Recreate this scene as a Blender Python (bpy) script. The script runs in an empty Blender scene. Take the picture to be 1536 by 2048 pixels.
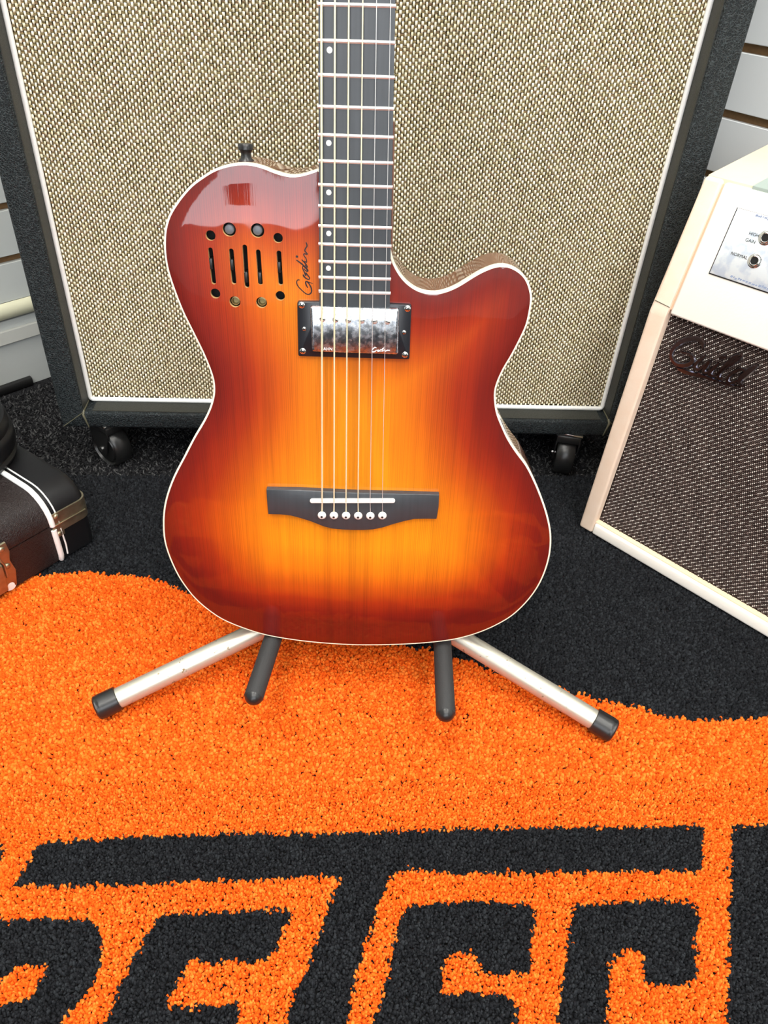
import bpy, bmesh, math, random
import numpy as np
from mathutils import Vector, Matrix
from mathutils.geometry import delaunay_2d_cdt
random.seed(7); rng = np.random.default_rng(7)
SC = bpy.context.scene
COL = SC.collection

# ------------------------------------------------------------------ camera
F = 1500.0; CX = 768.0; CY = 1024.0; H = 0.655
_up = -np.array([646 - 768., 1876., 1500.]); _up /= np.linalg.norm(_up)
_fw = np.array([0, 0, 1.]); _Y = _fw - (_fw @ _up) * _up; _Y /= np.linalg.norm(_Y)
_X = np.cross(_Y, _up)
M = np.array([_X, _Y, _up])            # camera axes (x right, y down, z forward) -> world
CAM = np.array([0, 0, H])
cd = bpy.data.cameras.new('camera'); cam = bpy.data.objects.new('camera', cd); COL.objects.link(cam)
cd.sensor_fit = 'VERTICAL'; cd.sensor_height = 36.0; cd.lens = F / 2048 * 36; cd.clip_start = 0.01
R_ = np.column_stack([M @ [1, 0, 0], M @ [0, -1, 0], M @ [0, 0, -1]])
m4 = Matrix.Identity(4)
for i in range(3):
    for j in range(3): m4[i][j] = R_[i, j]
    m4[i][3] = CAM[i]
cam.matrix_world = m4
SC.camera = cam

# ------------------------------------------------------------------ light and exposure
SC.view_settings.view_transform = 'Standard'; SC.view_settings.look = 'None'
SC.view_settings.gamma = 1.0; SC.view_settings.use_curve_mapping = False
SC.view_settings.exposure = 0.18
w = bpy.data.worlds.new('daylight'); SC.world = w; w.use_nodes = True
w.node_tree.nodes['Background'].inputs[0].default_value = (0.75, 0.87, 1.0, 1)
w.node_tree.nodes['Background'].inputs[1].default_value = 1.0
CEIL_W = 15.5; DOOR_W = 25.0; FRONT_W = 34.0
CEIL_Z = 2.55; BACK_Y = -2.5
def area(name, loc, rot, sx, sy, watt, col):
    l = bpy.data.lights.new(name, 'AREA'); l.shape = 'RECTANGLE'; l.size = sx; l.size_y = sy
    l.energy = watt; l.color = col
    o = bpy.data.objects.new(name, l); COL.objects.link(o); o.location = loc; o.rotation_euler = rot
    return o
DOOR_X0, DOOR_X1 = -1.0, -0.2
area('door_daylight', ((DOOR_X0 + DOOR_X1) / 2, BACK_Y - 0.06, 1.08), (math.pi / 2, 0, 0), 0.78, 2.0, DOOR_W, (0.93, 0.96, 1.0))
area('window_daylight', (0.75, BACK_Y - 0.06, 1.55), (math.pi / 2, 0, 0), 1.35, 1.25, FRONT_W, (0.95, 0.97, 1.0))
FIX = [(-0.55, 0.35), (0.75, 0.35), (-0.55, -1.15), (0.75, -1.15)]

# ------------------------------------------------------------------ measuring helpers
def ray(px, py): return M @ np.array([(px - CX) / F, (py - CY) / F, 1.])
def on_plane(px, py, p0, n):
    d = ray(px, py); t = ((np.asarray(p0) - CAM) @ n) / (d @ n); return CAM + t * d
def on_z(px, py, z=0.): return on_plane(px, py, np.array([0, 0, z]), np.array([0, 0, 1.]))
def unit(v): v = np.asarray(v, float); return v / np.linalg.norm(v)

# ------------------------------------------------------------------ object helpers
def new(name, me, parent=None, mat=None, smooth=False):
    o = bpy.data.objects.new(name, me); COL.objects.link(o)
    if parent is not None: o.parent = parent
    if mat is not None and me is not None:
        me.materials.clear(); me.materials.append(mat)
    if smooth and me is not None:
        me.polygons.foreach_set('use_smooth', [True] * len(me.polygons))
    return o
def empty(name, loc=(0, 0, 0), mw=None, parent=None):
    o = bpy.data.objects.new(name, None); COL.objects.link(o); o.empty_display_size = 0.05
    if mw is not None: o.matrix_world = mw
    else: o.location = loc
    if parent is not None: o.parent = parent
    return o
def tag(o, label=None, cat=None, group=None, kind=None):
    if label: o['label'] = label
    if cat: o['category'] = cat
    if group: o['group'] = group
    if kind: o['kind'] = kind
    return o
def frame(o, x, y, z):
    m = Matrix.Identity(4)
    for i in range(3):
        m[i][0] = x[i]; m[i][1] = y[i]; m[i][2] = z[i]; m[i][3] = o[i]
    return m
def mesh(name, vs, fs):
    me = bpy.data.meshes.new(name); me.from_pydata([tuple(map(float, v)) for v in vs], [], fs); me.update(); return me
def bm_mesh(bm, name='m'):
    bmesh.ops.recalc_face_normals(bm, faces=bm.faces)
    me = bpy.data.meshes.new(name); bm.to_mesh(me); bm.free(); return me
def autosmooth(me, ang=40):
    me.polygons.foreach_set('use_smooth', [True] * len(me.polygons))
    try: me.set_sharp_from_angle(angle=math.radians(ang))
    except Exception: pass
def box_bm(x0, x1, y0, y1, z0, z1, bev=0.0, seg=2):
    bm = bmesh.new(); bmesh.ops.create_cube(bm, size=1)
    for v in bm.verts:
        v.co = Vector(((x0 + x1) / 2 + v.co.x * (x1 - x0), (y0 + y1) / 2 + v.co.y * (y1 - y0), (z0 + z1) / 2 + v.co.z * (z1 - z0)))
    if bev > 0: bmesh.ops.bevel(bm, geom=bm.edges[:], offset=bev, segments=seg, affect='EDGES', profile=0.5)
    return bm
def box(name, x0, x1, y0, y1, z0, z1, mat, parent, bev=0.0, seg=2):
    me = bm_mesh(box_bm(x0, x1, y0, y1, z0, z1, bev, seg), name); autosmooth(me)
    return new(name, me, parent, mat)
def catmull(pts, n=4, closed=True):
    P = np.array(pts, float); N = len(P); out = []
    rngi = range(N) if closed else range(N - 1)
    for i in rngi:
        if closed: p0, p1, p2, p3 = P[i - 1], P[i], P[(i + 1) % N], P[(i + 2) % N]
        else: p0, p1, p2, p3 = P[max(i - 1, 0)], P[i], P[i + 1], P[min(i + 2, N - 1)]
        for k in range(n):
            t = k / n
            out.append(0.5 * ((2 * p1) + (-p0 + p2) * t + (2 * p0 - 5 * p1 + 4 * p2 - p3) * t * t + (-p0 + 3 * p1 - 3 * p2 + p3) * t ** 3))
    if not closed: out.append(P[-1])
    return np.array(out)
def resample(pts, step, closed=True):
    P = np.array(pts, float)
    if closed: P = np.vstack([P, P[:1]])
    d = np.r_[0, np.cumsum(np.linalg.norm(np.diff(P, axis=0), axis=1))]
    n = max(3, int(round(d[-1] / step))); t = np.linspace(0, d[-1], n + 1)
    out = np.column_stack([np.interp(t, d, P[:, k]) for k in range(P.shape[1])])
    return out[:-1] if closed else out
def offset_in(P, d):
    """closed 2D polygon moved inwards by d"""
    A = np.roll(P, 1, 0); B = np.roll(P, -1, 0); T = B - A
    T /= np.maximum(np.linalg.norm(T, axis=1, keepdims=True), 1e-9)
    N = np.column_stack([-T[:, 1], T[:, 0]])
    area_ = 0.5 * np.sum(P[:, 0] * np.roll(P[:, 1], -1) - np.roll(P[:, 0], -1) * P[:, 1])
    if area_ < 0: N = -N
    return P + N * d
def in_poly(P, X, Y):
    P = np.asarray(P, float); inside = np.zeros(X.shape, bool); j = len(P) - 1
    for i in range(len(P)):
        xi, yi = P[i]; xj, yj = P[j]
        c = ((yi > Y) != (yj > Y)) & (X < (xj - xi) * (Y - yi) / (yj - yi + 1e-15) + xi)
        inside ^= c; j = i
    return inside
def prism(name, poly, z0, z1, mat, parent, bev=0.0, holes=()):
    """2D polygon extruded z0..z1 with optional chamfer on the top edge"""
    P = np.array(poly, float)
    if 0.5 * np.sum(P[:, 0] * np.roll(P[:, 1], -1) - np.roll(P[:, 0], -1) * P[:, 1]) < 0: P = P[::-1]
    rings = [(P, z0), (P, z1 - bev)]
    if bev > 0: rings += [(offset_in(P, bev * 0.4), z1 - bev * 0.3), (offset_in(P, bev), z1)]
    bm = bmesh.new(); RV = []
    for Q, z in rings: RV.append([bm.verts.new((q[0], q[1], z)) for q in Q])
    n = len(P)
    for a, b in zip(RV[:-1], RV[1:]):
        for i in range(n): bm.faces.new((a[i], a[(i + 1) % n], b[(i + 1) % n], b[i]))
    bm.faces.new(RV[-1]); bm.faces.new(RV[0][::-1])
    bmesh.ops.triangulate(bm, faces=[f for f in bm.faces if len(f.verts) > 4])
    me = bm_mesh(bm, name); autosmooth(me, 50)
    return new(name, me, parent, mat)
def lathe(name, prof, mat, parent, seg=32, loc=(0, 0, 0), axis=(0, 0, 1), closed=True):
    """profile of (r, h) turned about an axis"""
    ax = Vector(axis).normalized(); q = Vector((0, 0, 1)).rotation_difference(ax).to_matrix()
    vs = []; fs = []; n = len(prof)
    for (r, h) in prof:
        for k in range(seg):
            a = 2 * math.pi * k / seg
            vs.append(q @ Vector((r * math.cos(a), r * math.sin(a), h)) + Vector(loc))
    for i in range(n - 1):
        for k in range(seg):
            fs.append((i * seg + k, i * seg + (k + 1) % seg, (i + 1) * seg + (k + 1) % seg, (i + 1) * seg + k))
    if closed:
        fs.append(tuple(range(seg))[::-1]); fs.append(tuple((n - 1) * seg + k for k in range(seg)))
    bm = bmesh.new(); me0 = mesh(name, vs, fs); bm.from_mesh(me0); bpy.data.meshes.remove(me0)
    bmesh.ops.remove_doubles(bm, verts=bm.verts, dist=1e-6)
    me = bm_mesh(bm, name); autosmooth(me, 45)
    return new(name, me, parent, mat)
def tube_data(pts, rads, seg=12, caps=True, flat=1.0, upv=None):
    P = [Vector(p) for p in pts]; n = len(P)
    if not hasattr(rads, '__len__'): rads = [rads] * n
    vs = []; fs = []; prev = None
    for i in range(n):
        t = (P[min(i + 1, n - 1)] - P[max(i - 1, 0)]).normalized()
        if upv is not None: ref = Vector(upv)
        elif prev is None: ref = Vector((0, 0, 1)) if abs(t.z) < 0.9 else Vector((1, 0, 0))
        else: ref = prev
        b = t.cross(ref).normalized(); nn = b.cross(t).normalized(); prev = nn
        for k in range(seg):
            a = 2 * math.pi * k / seg
            vs.append(P[i] + b * math.cos(a) * rads[i] + nn * math.sin(a) * rads[i] * flat)
    for i in range(n - 1):
        for k in range(seg):
            fs.append((i * seg + k, i * seg + (k + 1) % seg, (i + 1) * seg + (k + 1) % seg, (i + 1) * seg + k))
    if caps:
        fs.append(tuple(range(seg))[::-1]); fs.append(tuple((n - 1) * seg + k for k in range(seg)))
    return vs, fs
def tube(name, pts, rads, mat, parent, seg=12, **kw):
    vs, fs = tube_data(pts, rads, seg, **kw); me = mesh(name, vs, fs); autosmooth(me, 50)
    return new(name, me, parent, mat)
def np_mesh(name, V, T):
    """many triangles at once"""
    me = bpy.data.meshes.new(name); V = np.asarray(V, np.float32); T = np.asarray(T, np.int32)
    me.vertices.add(len(V)); me.vertices.foreach_set('co', V.ravel())
    me.loops.add(T.size); me.loops.foreach_set('vertex_index', T.ravel())
    me.polygons.add(len(T)); me.polygons.foreach_set('loop_start', np.arange(len(T), dtype=np.int32) * 3)
    me.polygons.foreach_set('loop_total', np.full(len(T), 3, np.int32))
    me.polygons.foreach_set('use_smooth', np.ones(len(T), bool))
    me.update(calc_edges=True); return me
def stroke(name, pts, widths, z0, z1, mat, parent, n=6, top=0.6, closed=False, smooth=True):
    """hand-drawn line as a raised ribbon with chamfered sides, in the local XY plane"""
    P = np.array(pts, float); W = np.array(widths if hasattr(widths, '__len__') else [widths] * len(P), float)
    Q = np.column_stack([P, W]); Q = catmull(Q, n, closed) if smooth else Q
    C = Q[:, :2]; Wd = np.abs(Q[:, 2]) / 2; N = len(C)
    T = np.gradient(C, axis=0); T /= np.maximum(np.linalg.norm(T, axis=1, keepdims=True), 1e-9); Nn = np.column_stack([-T[:, 1], T[:, 0]])
    vs = []; fs = []
    for i in range(N):
        for s, z in ((-1, z0), (-top, z1), (top, z1), (1, z0)):
            p = C[i] + Nn[i] * Wd[i] * s; vs.append((p[0], p[1], z))
    for i in range(N - 1):
        for k in range(3): a = i * 4 + k; fs.append((a, a + 1, a + 5, a + 4))
    fs.append((0, 1, 2, 3)); fs.append(tuple(4 * (N - 1) + k for k in (3, 2, 1, 0)))
    return vs, fs
def join_parts(name, parts, mat, parent, ang=40):
    vs = []; fs = []
    for v, f in parts:
        o = len(vs); vs += list(v); fs += [tuple(i + o for i in q) for q in f]
    me = mesh(name, vs, fs); bm = bmesh.new(); bm.from_mesh(me); bmesh.ops.recalc_face_normals(bm, faces=bm.faces); bm.to_mesh(me); bm.free()
    autosmooth(me, ang); return new(name, me, parent, mat)

# ------------------------------------------------------------------ material helpers
def srgb(r, g, b):
    f = lambda c: (c / 255 / 12.92) if c / 255 <= 0.04045 else ((c / 255 + 0.055) / 1.055) ** 2.4
    return (f(r), f(g), f(b), 1)
class Mt:
    def __init__(s, name, col=(0.8, 0.8, 0.8, 1), rough=0.5, metal=0.0, spec=0.5, coat=0.0, coat_rough=0.03, sheen=0.0):
        s.m = bpy.data.materials.new(name); s.m.use_nodes = True; s.t = s.m.node_tree; s.b = s.t.nodes['Principled BSDF']
        i = s.b.inputs; i['Base Color'].default_value = col; i['Roughness'].default_value = rough; i['Metallic'].default_value = metal
        i['Specular IOR Level'].default_value = spec; i['Coat Weight'].default_value = coat; i['Coat Roughness'].default_value = coat_rough
        i['Sheen Weight'].default_value = sheen
    def n(s, typ, **kw):
        nd = s.t.nodes.new(typ)
        for k, v in kw.items():
            if k.startswith('i_'):
                key = k[2:]; key = int(key) if key.isdigit() else key.replace('_', ' ')
                nd.inputs[key].default_value = v
            else: setattr(nd, k, v)
        return nd
    def l(s, a, b): s.t.links.new(a, b)
    def coord(s, scale=(1, 1, 1), rot=(0, 0, 0), src='Object'):
        c = s.n('ShaderNodeTexCoord'); mp = s.n('ShaderNodeMapping'); mp.inputs['Scale'].default_value = scale; mp.inputs['Rotation'].default_value = rot
        s.l(c.outputs[src], mp.inputs[0]); return mp.outputs[0]
    def noise(s, vec, scale, detail=4, rough=0.5, dist=0.0):
        nd = s.n('ShaderNodeTexNoise'); nd.inputs['Scale'].default_value = scale; nd.inputs['Detail'].default_value = detail
        nd.inputs['Roughness'].default_value = rough; nd.inputs['Distortion'].default_value = dist; s.l(vec, nd.inputs['Vector']); return nd.outputs['Fac']
    def ramp(s, fac, stops, interp='LINEAR'):
        r = s.n('ShaderNodeValToRGB'); r.color_ramp.interpolation = interp; e = r.color_ramp.elements
        while len(e) < len(stops): e.new(0.5)
        for k, (p, c) in enumerate(stops): e[k].position = p; e[k].color = c
        s.l(fac, r.inputs[0]); return r.outputs[0]
    def mix(s, fac, a, b, typ='MIX'):
        m = s.n('ShaderNodeMix', data_type='RGBA', blend_type=typ)
        for k, v in ((0, fac), (6, a), (7, b)):
            if hasattr(v, 'is_output') or isinstance(v, bpy.types.NodeSocket): s.l(v, m.inputs[k])
            else: m.inputs[k].default_value = v
        return m.outputs[2]
    def math(s, op, a, b=0.0, clamp=False):
        m = s.n('ShaderNodeMath', operation=op); m.use_clamp = clamp
        for k, v in ((0, a), (1, b)):
            if isinstance(v, bpy.types.NodeSocket): s.l(v, m.inputs[k])
            else: m.inputs[k].default_value = v
        return m.outputs[0]
    def bump(s, h, strength=0.3, dist=0.001, prev=None):
        b = s.n('ShaderNodeBump'); b.inputs['Strength'].default_value = strength; b.inputs['Distance'].default_value = dist
        s.l(h, b.inputs['Height'])
        if prev is not None: s.l(prev, b.inputs['Normal'])
        return b.outputs[0]
    def set(s, key, v):
        if isinstance(v, bpy.types.NodeSocket): s.l(v, s.b.inputs[key])
        else: s.b.inputs[key].default_value = v
        return s
g = lambda v, a=1: (v, v, v, a)

# plain materials
black_plastic = Mt('black_plastic', g(0.012), 0.32).m
black_rubber = Mt('black_rubber', g(0.018), 0.5).m
mat_foam = Mt('black_sleeve', g(0.02), 0.7)
mat_foam.set('Normal', mat_foam.bump(mat_foam.noise(mat_foam.coord(), 600, 3), 0.4, 0.0006)); foam = mat_foam.m
nickel = Mt('nickel', (0.78, 0.78, 0.76, 1), 0.16, 1.0).m
fret_metal = Mt('fret_metal', (0.93, 0.92, 0.88, 1), 0.3, 0.75).m
white_plastic = Mt('white_plastic', (0.86, 0.85, 0.80, 1), 0.35).m
ink = Mt('dark_ink', (0.015, 0.004, 0.003, 1), 0.4).m
hole_black = Mt('hole_black', g(0.003), 0.8).m

def tolex(name, base, line, scale=260, strength=0.7, rough=0.42, stretch=(1, 1, 1)):
    m = Mt(name, base, rough, spec=0.35)
    v = m.coord(stretch)
    wn = m.noise(v, scale * 0.5, 3, 0.6); 
    ad = m.n('ShaderNodeVectorMath', operation='ADD'); sc = m.n('ShaderNodeVectorMath', operation='SCALE'); sc.inputs[3].default_value = 0.006
    nd = m.n('ShaderNodeTexNoise'); nd.inputs['Scale'].default_value = scale * 0.45; m.l(v, nd.inputs['Vector'])
    m.l(nd.outputs['Color'], sc.inputs[0]); m.l(v, ad.inputs[0]); m.l(sc.outputs[0], ad.inputs[1])
    vo = m.n('ShaderNodeTexVoronoi', feature='DISTANCE_TO_EDGE'); vo.inputs['Scale'].default_value = scale; m.l(ad.outputs[0], vo.inputs['Vector'])
    e = m.ramp(vo.outputs['Distance'], [(0.0, g(1)), (0.16, g(0))])
    m.set('Base Color', m.mix(m.math('MULTIPLY', e, m.math('MULTIPLY', wn, 1.3, True)), base, line))  # lighter crease lines paint the grain's highlights into the colour
    h = m.math('SUBTRACT', wn, m.math('MULTIPLY', e, -0.8))
    m.set('Normal', m.bump(h, strength, 0.0008))
    return m.m
tolex_black = tolex('black_grained_vinyl', (0.005, 0.0075, 0.0085, 1), (0.055, 0.070, 0.075, 1), 400, 0.8, 0.52)
tolex_edge = tolex('black_smooth_vinyl', (0.022, 0.023, 0.019, 1), (0.05, 0.052, 0.045, 1), 700, 0.35)
m = Mt('cream_vinyl', (0.80, 0.62, 0.48, 1), 0.55)
v = m.coord(); n1 = m.noise(v, 420, 4); m.set('Normal', m.bump(n1, 0.35, 0.0007))
m.set('Base Color', m.mix(m.noise(v, 60, 3), (0.80, 0.60, 0.45, 1), (0.86, 0.70, 0.57, 1))); vinyl_cream = m.m
m = Mt('cream_vinyl_panel', (0.90, 0.84, 0.76, 1), 0.5)
v = m.coord(); m.set('Normal', m.bump(m.noise(v, 420, 4), 0.25, 0.0006)); vinyl_panel = m.m
m = Mt('tan_board', (0.86, 0.68, 0.46, 1), 0.5); v = m.coord()
m.set('Base Color', m.mix(m.noise(v, 30, 3), (0.84, 0.64, 0.42, 1), (0.90, 0.74, 0.52, 1))); tan_board = m.m
grey_plate = Mt('grey_plate', (0.42, 0.50, 0.46, 1), 0.4, 0.3).m
m = Mt('white_piping', (0.88, 0.88, 0.85, 1), 0.4); piping = m.m
leather_brown = tolex('dark_brown_grained_vinyl', (0.011, 0.006, 0.006, 1), (0.028, 0.02, 0.018, 1), 520, 0.5, 0.36)
m = Mt('black_smooth_shell', (0.011, 0.011, 0.012, 1), 0.42, spec=0.3); v = m.coord()
m.set('Normal', m.bump(m.noise(v, 35, 3), 0.15, 0.002))
vo = m.n('ShaderNodeTexVoronoi'); vo.inputs['Scale'].default_value = 30; m.l(v, vo.inputs['Vector'])
m.set('Base Color', m.mix(m.ramp(vo.outputs['Distance'], [(0.03, g(1)), (0.06, g(0))]), (0.007, 0.007, 0.008, 1), (0.12, 0.115, 0.11, 1))); shell_black = m.m
m = Mt('aged_brass', (0.62, 0.50, 0.30, 1), 0.36, 0.9); v = m.coord()
m.set('Base Color', m.mix(m.noise(v, 120, 4), (0.50, 0.46, 0.32, 1), (0.26, 0.21, 0.14, 1))); m.set('Normal', m.bump(m.noise(v, 300, 3), 0.15, 0.0005)); brass = m.m

# ------------------------------------------------------------------ room
room = {}
def tagst(o): o['kind'] = 'structure'; return o
WL0 = np.array([-0.6464, 1.0645, 0]); WLd = np.array([0.6389, 0.7693, 0])
WR0 = np.array([0.4300, 1.1300, 0]); WRd = np.array([-0.5453, 0.8382, 0])
CORNER = np.array([-0.018, 1.82, 0])
m = Mt('charcoal_carpet_base', (0.012, 0.012, 0.013, 1), 0.95, spec=0.1); v = m.coord()
n1 = m.noise(v, 260, 4, 0.7); m.set('Base Color', m.ramp(n1, [(0.35, (0.006, 0.006, 0.007, 1)), (0.7, (0.035, 0.035, 0.038, 1))])); m.set('Normal', m.bump(n1, 1.0, 0.003)); carpet_base = m.m
flr = tagst(new('floor', mesh('floor', [(-3.6, BACK_Y, 0), (2.9, BACK_Y, 0), (2.9, 2.2, 0), (-3.6, 2.2, 0), (-3.6, BACK_Y, -0.03), (2.9, BACK_Y, -0.03), (2.9, 2.2, -0.03), (-3.6, 2.2, -0.03)],
      [(0, 1, 2, 3), (7, 6, 5, 4), (0, 4, 5, 1), (1, 5, 6, 2), (2, 6, 7, 3), (3, 7, 4, 0)]), None, carpet_base))

m = Mt('slat_laminate', (0.90, 0.92, 0.92, 1), 0.2); v = m.coord((1, 1, 6))
m.set('Base Color', m.mix(m.noise(v, 3, 3), (0.88, 0.91, 0.91, 1), (0.93, 0.95, 0.94, 1))); slat_white = m.m
m = Mt('fibreboard', (0.16, 0.085, 0.03, 1), 0.8); v = m.coord(); m.set('Base Color', m.mix(m.noise(v, 200, 3), (0.13, 0.07, 0.025, 1), (0.24, 0.13, 0.05, 1))); mdf = m.m
cream_trim = Mt('cream_moulding', (0.66, 0.64, 0.46, 1), 0.4).m
paint = Mt('wall_paint', (0.30, 0.30, 0.29, 1), 0.7).m

m = Mt('slat_laminate_shaded', (0.56, 0.58, 0.56, 1), 0.25); v = m.coord((1, 1, 3))  # same laminate as the right wall, with the left wall's shade painted in
m.set('Base Color', m.mix(m.noise(v, 4, 4), (0.52, 0.54, 0.52, 1), (0.62, 0.64, 0.61, 1))); slat_shaded = m.m
def slat_wall(name, origin, d, normal, t0, t1, zs, first_z, base=True):
    slat_mat = slat_shaded if name == 'wall_left' else slat_white
    """board with white slats hung on it; local x along the wall, y out of the wall into the room"""
    root = new(name, bm_mesh(box_bm(t0, t1, -0.030, -0.009, 0, CEIL_Z)), None, mdf); tagst(root)
    root.matrix_world = frame(origin, d, normal, (0, 0, 1))
    z = first_z; prevme = None
    while z < CEIL_Z - 0.02:
        z1 = min(z + 0.0762, CEIL_Z) - 0.0105
        if prevme is None:
            bm = box_bm(t0, t1, -0.0095, 0.0, 0, z1 - z, 0.0008, 1)
            prevme = bm_mesh(bm, 'slat')
        s = new('slat', prevme if z1 - z > 0.065 else bm_mesh(box_bm(t0, t1, -0.0095, 0.0, 0, z1 - z)), root, slat_mat)
        s.location = (0, 0, z); z += 0.0762
    return root
# left wall: x runs away from the camera towards the corner
nl = np.array([WLd[1], -WLd[0], 0]); Lc = float((CORNER - WL0) @ WLd)
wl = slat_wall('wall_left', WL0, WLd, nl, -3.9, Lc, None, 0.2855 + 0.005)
box('slat', -3.9, Lc, -0.0095, 0, 0.2096 + 0.005, 0.2855 - 0.0055, slat_shaded, wl, 0.0008, 1)
box('slat', -3.9, Lc, -0.0095, 0, 0.146, 0.2096 - 0.0055, slat_shaded, wl, 0.0008, 1)
box('lower_panel', -3.9, Lc, -0.0095, 0.0, 0.0, 0.118, slat_shaded, wl, 0.0006, 1)
tr = []
for k in range(9):
    a = math.pi * k / 8; tr.append((0.011 * math.sin(a), 0.1335 - 0.0125 * math.cos(a)))
vs = []; fs = []
for x in (-3.9, Lc):
    for (y, z) in tr: vs.append((x, y, z))
n_ = len(tr)
for k in range(n_ - 1): fs.append((k, k + 1, n_ + k + 1, n_ + k))
fs.append(tuple(range(n_))); fs.append(tuple(range(2 * n_ - 1, n_ - 1, -1)))
me = mesh('trim_1', vs, fs); autosmooth(me, 60)
t1_ = new('trim_1', me, None, cream_trim); t1_.matrix_world = wl.matrix_world.copy(); tagst(t1_)
t2_ = box('trim_2', -3.9, Lc, 0.0, 0.006, 0.082, 0.104, Mt('worn_strip', (0.60, 0.60, 0.55, 1), 0.4).m, None, 0.001, 1); t2_.matrix_world = wl.matrix_world.copy(); tagst(t2_)
# cove base with a rounded foot, ending short of the cabinet
bl_ = new('baseboard_left', None, None) if False else None
vs = []; prof = [(0, 0.016), (0.004, 0.016), (0.007, 0.0145), (0.0085, 0.011), (0.0085, 0.006), (0.007, 0.0015), (0.005, 0.0), (0, 0)]
vs = [(x, y + 0.0005, z) for x in (-3.9, 0.055) for (y, z) in prof]; n_ = len(prof)
fs = [(k, (k + 1) % n_, n_ + (k + 1) % n_, n_ + k) for k in range(n_)] + [tuple(range(n_)), tuple(range(2 * n_ - 1, n_ - 1, -1))]
me = mesh('baseboard_left', vs, fs); autosmooth(me, 50); b_ = new('baseboard_left', me, None, black_plastic); b_.matrix_world = wl.matrix_world.copy(); tagst(b_)
# right wall
nr = np.array([-WRd[1], WRd[0], 0]); nr = nr if nr[1] < 0 else -nr; nr = np.array([-0.8382, -0.5453, 0]); Lr = float((CORNER - WR0) @ WRd)
wr = slat_wall('wall_right', WR0, -WRd, nr, -Lr, 4.35, None, 0.0148)
# remaining walls, ceiling, windows and door behind the camera
wb = [(-3.9, -3.2), (DOOR_X0, DOOR_X1)]
def wallpiece(name, x0, x1, z0, z1, parent=None):
    return box(name, x0, x1, BACK_Y - 0.05, BACK_Y, z0, z1, paint, parent)
wall_back = tagst(wallpiece('wall_back', -3.7, DOOR_X0, 0, CEIL_Z))
for (x0, x1, z0, z1) in ((DOOR_X0, DOOR_X1, 2.1, CEIL_Z), (DOOR_X1, 0.05, 0, CEIL_Z), (0.05, 1.45, 0, 0.9), (0.05, 1.45, 2.2, CEIL_Z), (1.45, 3.0, 0, CEIL_Z)):
    wallpiece('wall_section', x0, x1, z0, z1, wall_back)
alum = Mt('aluminium', (0.7, 0.7, 0.7, 1), 0.35, 0.9).m
door = tagst(box('door_1', DOOR_X0, DOOR_X0 + 0.05, BACK_Y - 0.045, BACK_Y - 0.005, 0, 2.1, alum, None))
for (x0, x1, z0, z1) in ((DOOR_X1 - 0.05, DOOR_X1, 0, 2.1), (DOOR_X0 + 0.05, DOOR_X1 - 0.05, 0, 0.09), (DOOR_X0 + 0.05, DOOR_X1 - 0.05, 2.02, 2.1), (DOOR_X0 + 0.05, DOOR_X1 - 0.05, 0.09, 0.36)):
    box('door_rail', x0, x1, BACK_Y - 0.045, BACK_Y - 0.005, z0, z1, alum, door)
box('reflection_blocker', -0.645, -0.535, BACK_Y - 0.04, BACK_Y + 0.01, 0.43, 0.56, black_plastic, door, 0.01)  # added dark block, unseen, leaves a dark patch in the guitar's reflection
win = tagst(box('window_1', 0.05, 0.1, BACK_Y - 0.045, BACK_Y - 0.005, 0.9, 2.2, alum, None))
for (x0, x1, z0, z1) in ((1.4, 1.45, 0.9, 2.2), (0.1, 1.4, 0.9, 0.95), (0.1, 1.4, 2.15, 2.2), (0.73, 0.77, 0.95, 2.15)):
    box('window_frame', x0, x1, BACK_Y - 0.045, BACK_Y - 0.005, z0, z1, alum, win)
ceil_m = Mt('ceiling_tile', (0.78, 0.78, 0.76, 1), 0.8).m
tagst(box('ceiling', -3.7, 3.0, BACK_Y, 2.2, CEIL_Z, CEIL_Z + 0.03, ceil_m, None))
diff_m = Mt('lamp_diffuser', g(0.9), 0.5); diff_m.set('Emission Color', (1, 0.97, 0.9, 1)); diff_m.set('Emission Strength', 6.0)
for k, (fx, fy) in enumerate(FIX):
    r = empty('ceiling_light', (fx, fy, CEIL_Z))
    tag(r, 'white ceiling light panel overhead, %s' % ['front left of the four', 'front right of the four', 'rear left of the four', 'rear right of the four'][k], 'light', 'ceiling light panels')
    box('light_frame', -0.32, 0.32, -0.62, 0.62, -0.05, 0.0, Mt('white_enamel', g(0.8), 0.4).m, r, 0.004)
    box('diffuser', -0.29, 0.29, -0.59, 0.59, -0.056, -0.048, diff_m.m, r)
    area('lamp', (fx, fy, CEIL_Z - 0.07), (0, 0, 0), 0.58, 1.18, CEIL_W, (1.0, 0.97, 0.92))

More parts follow.
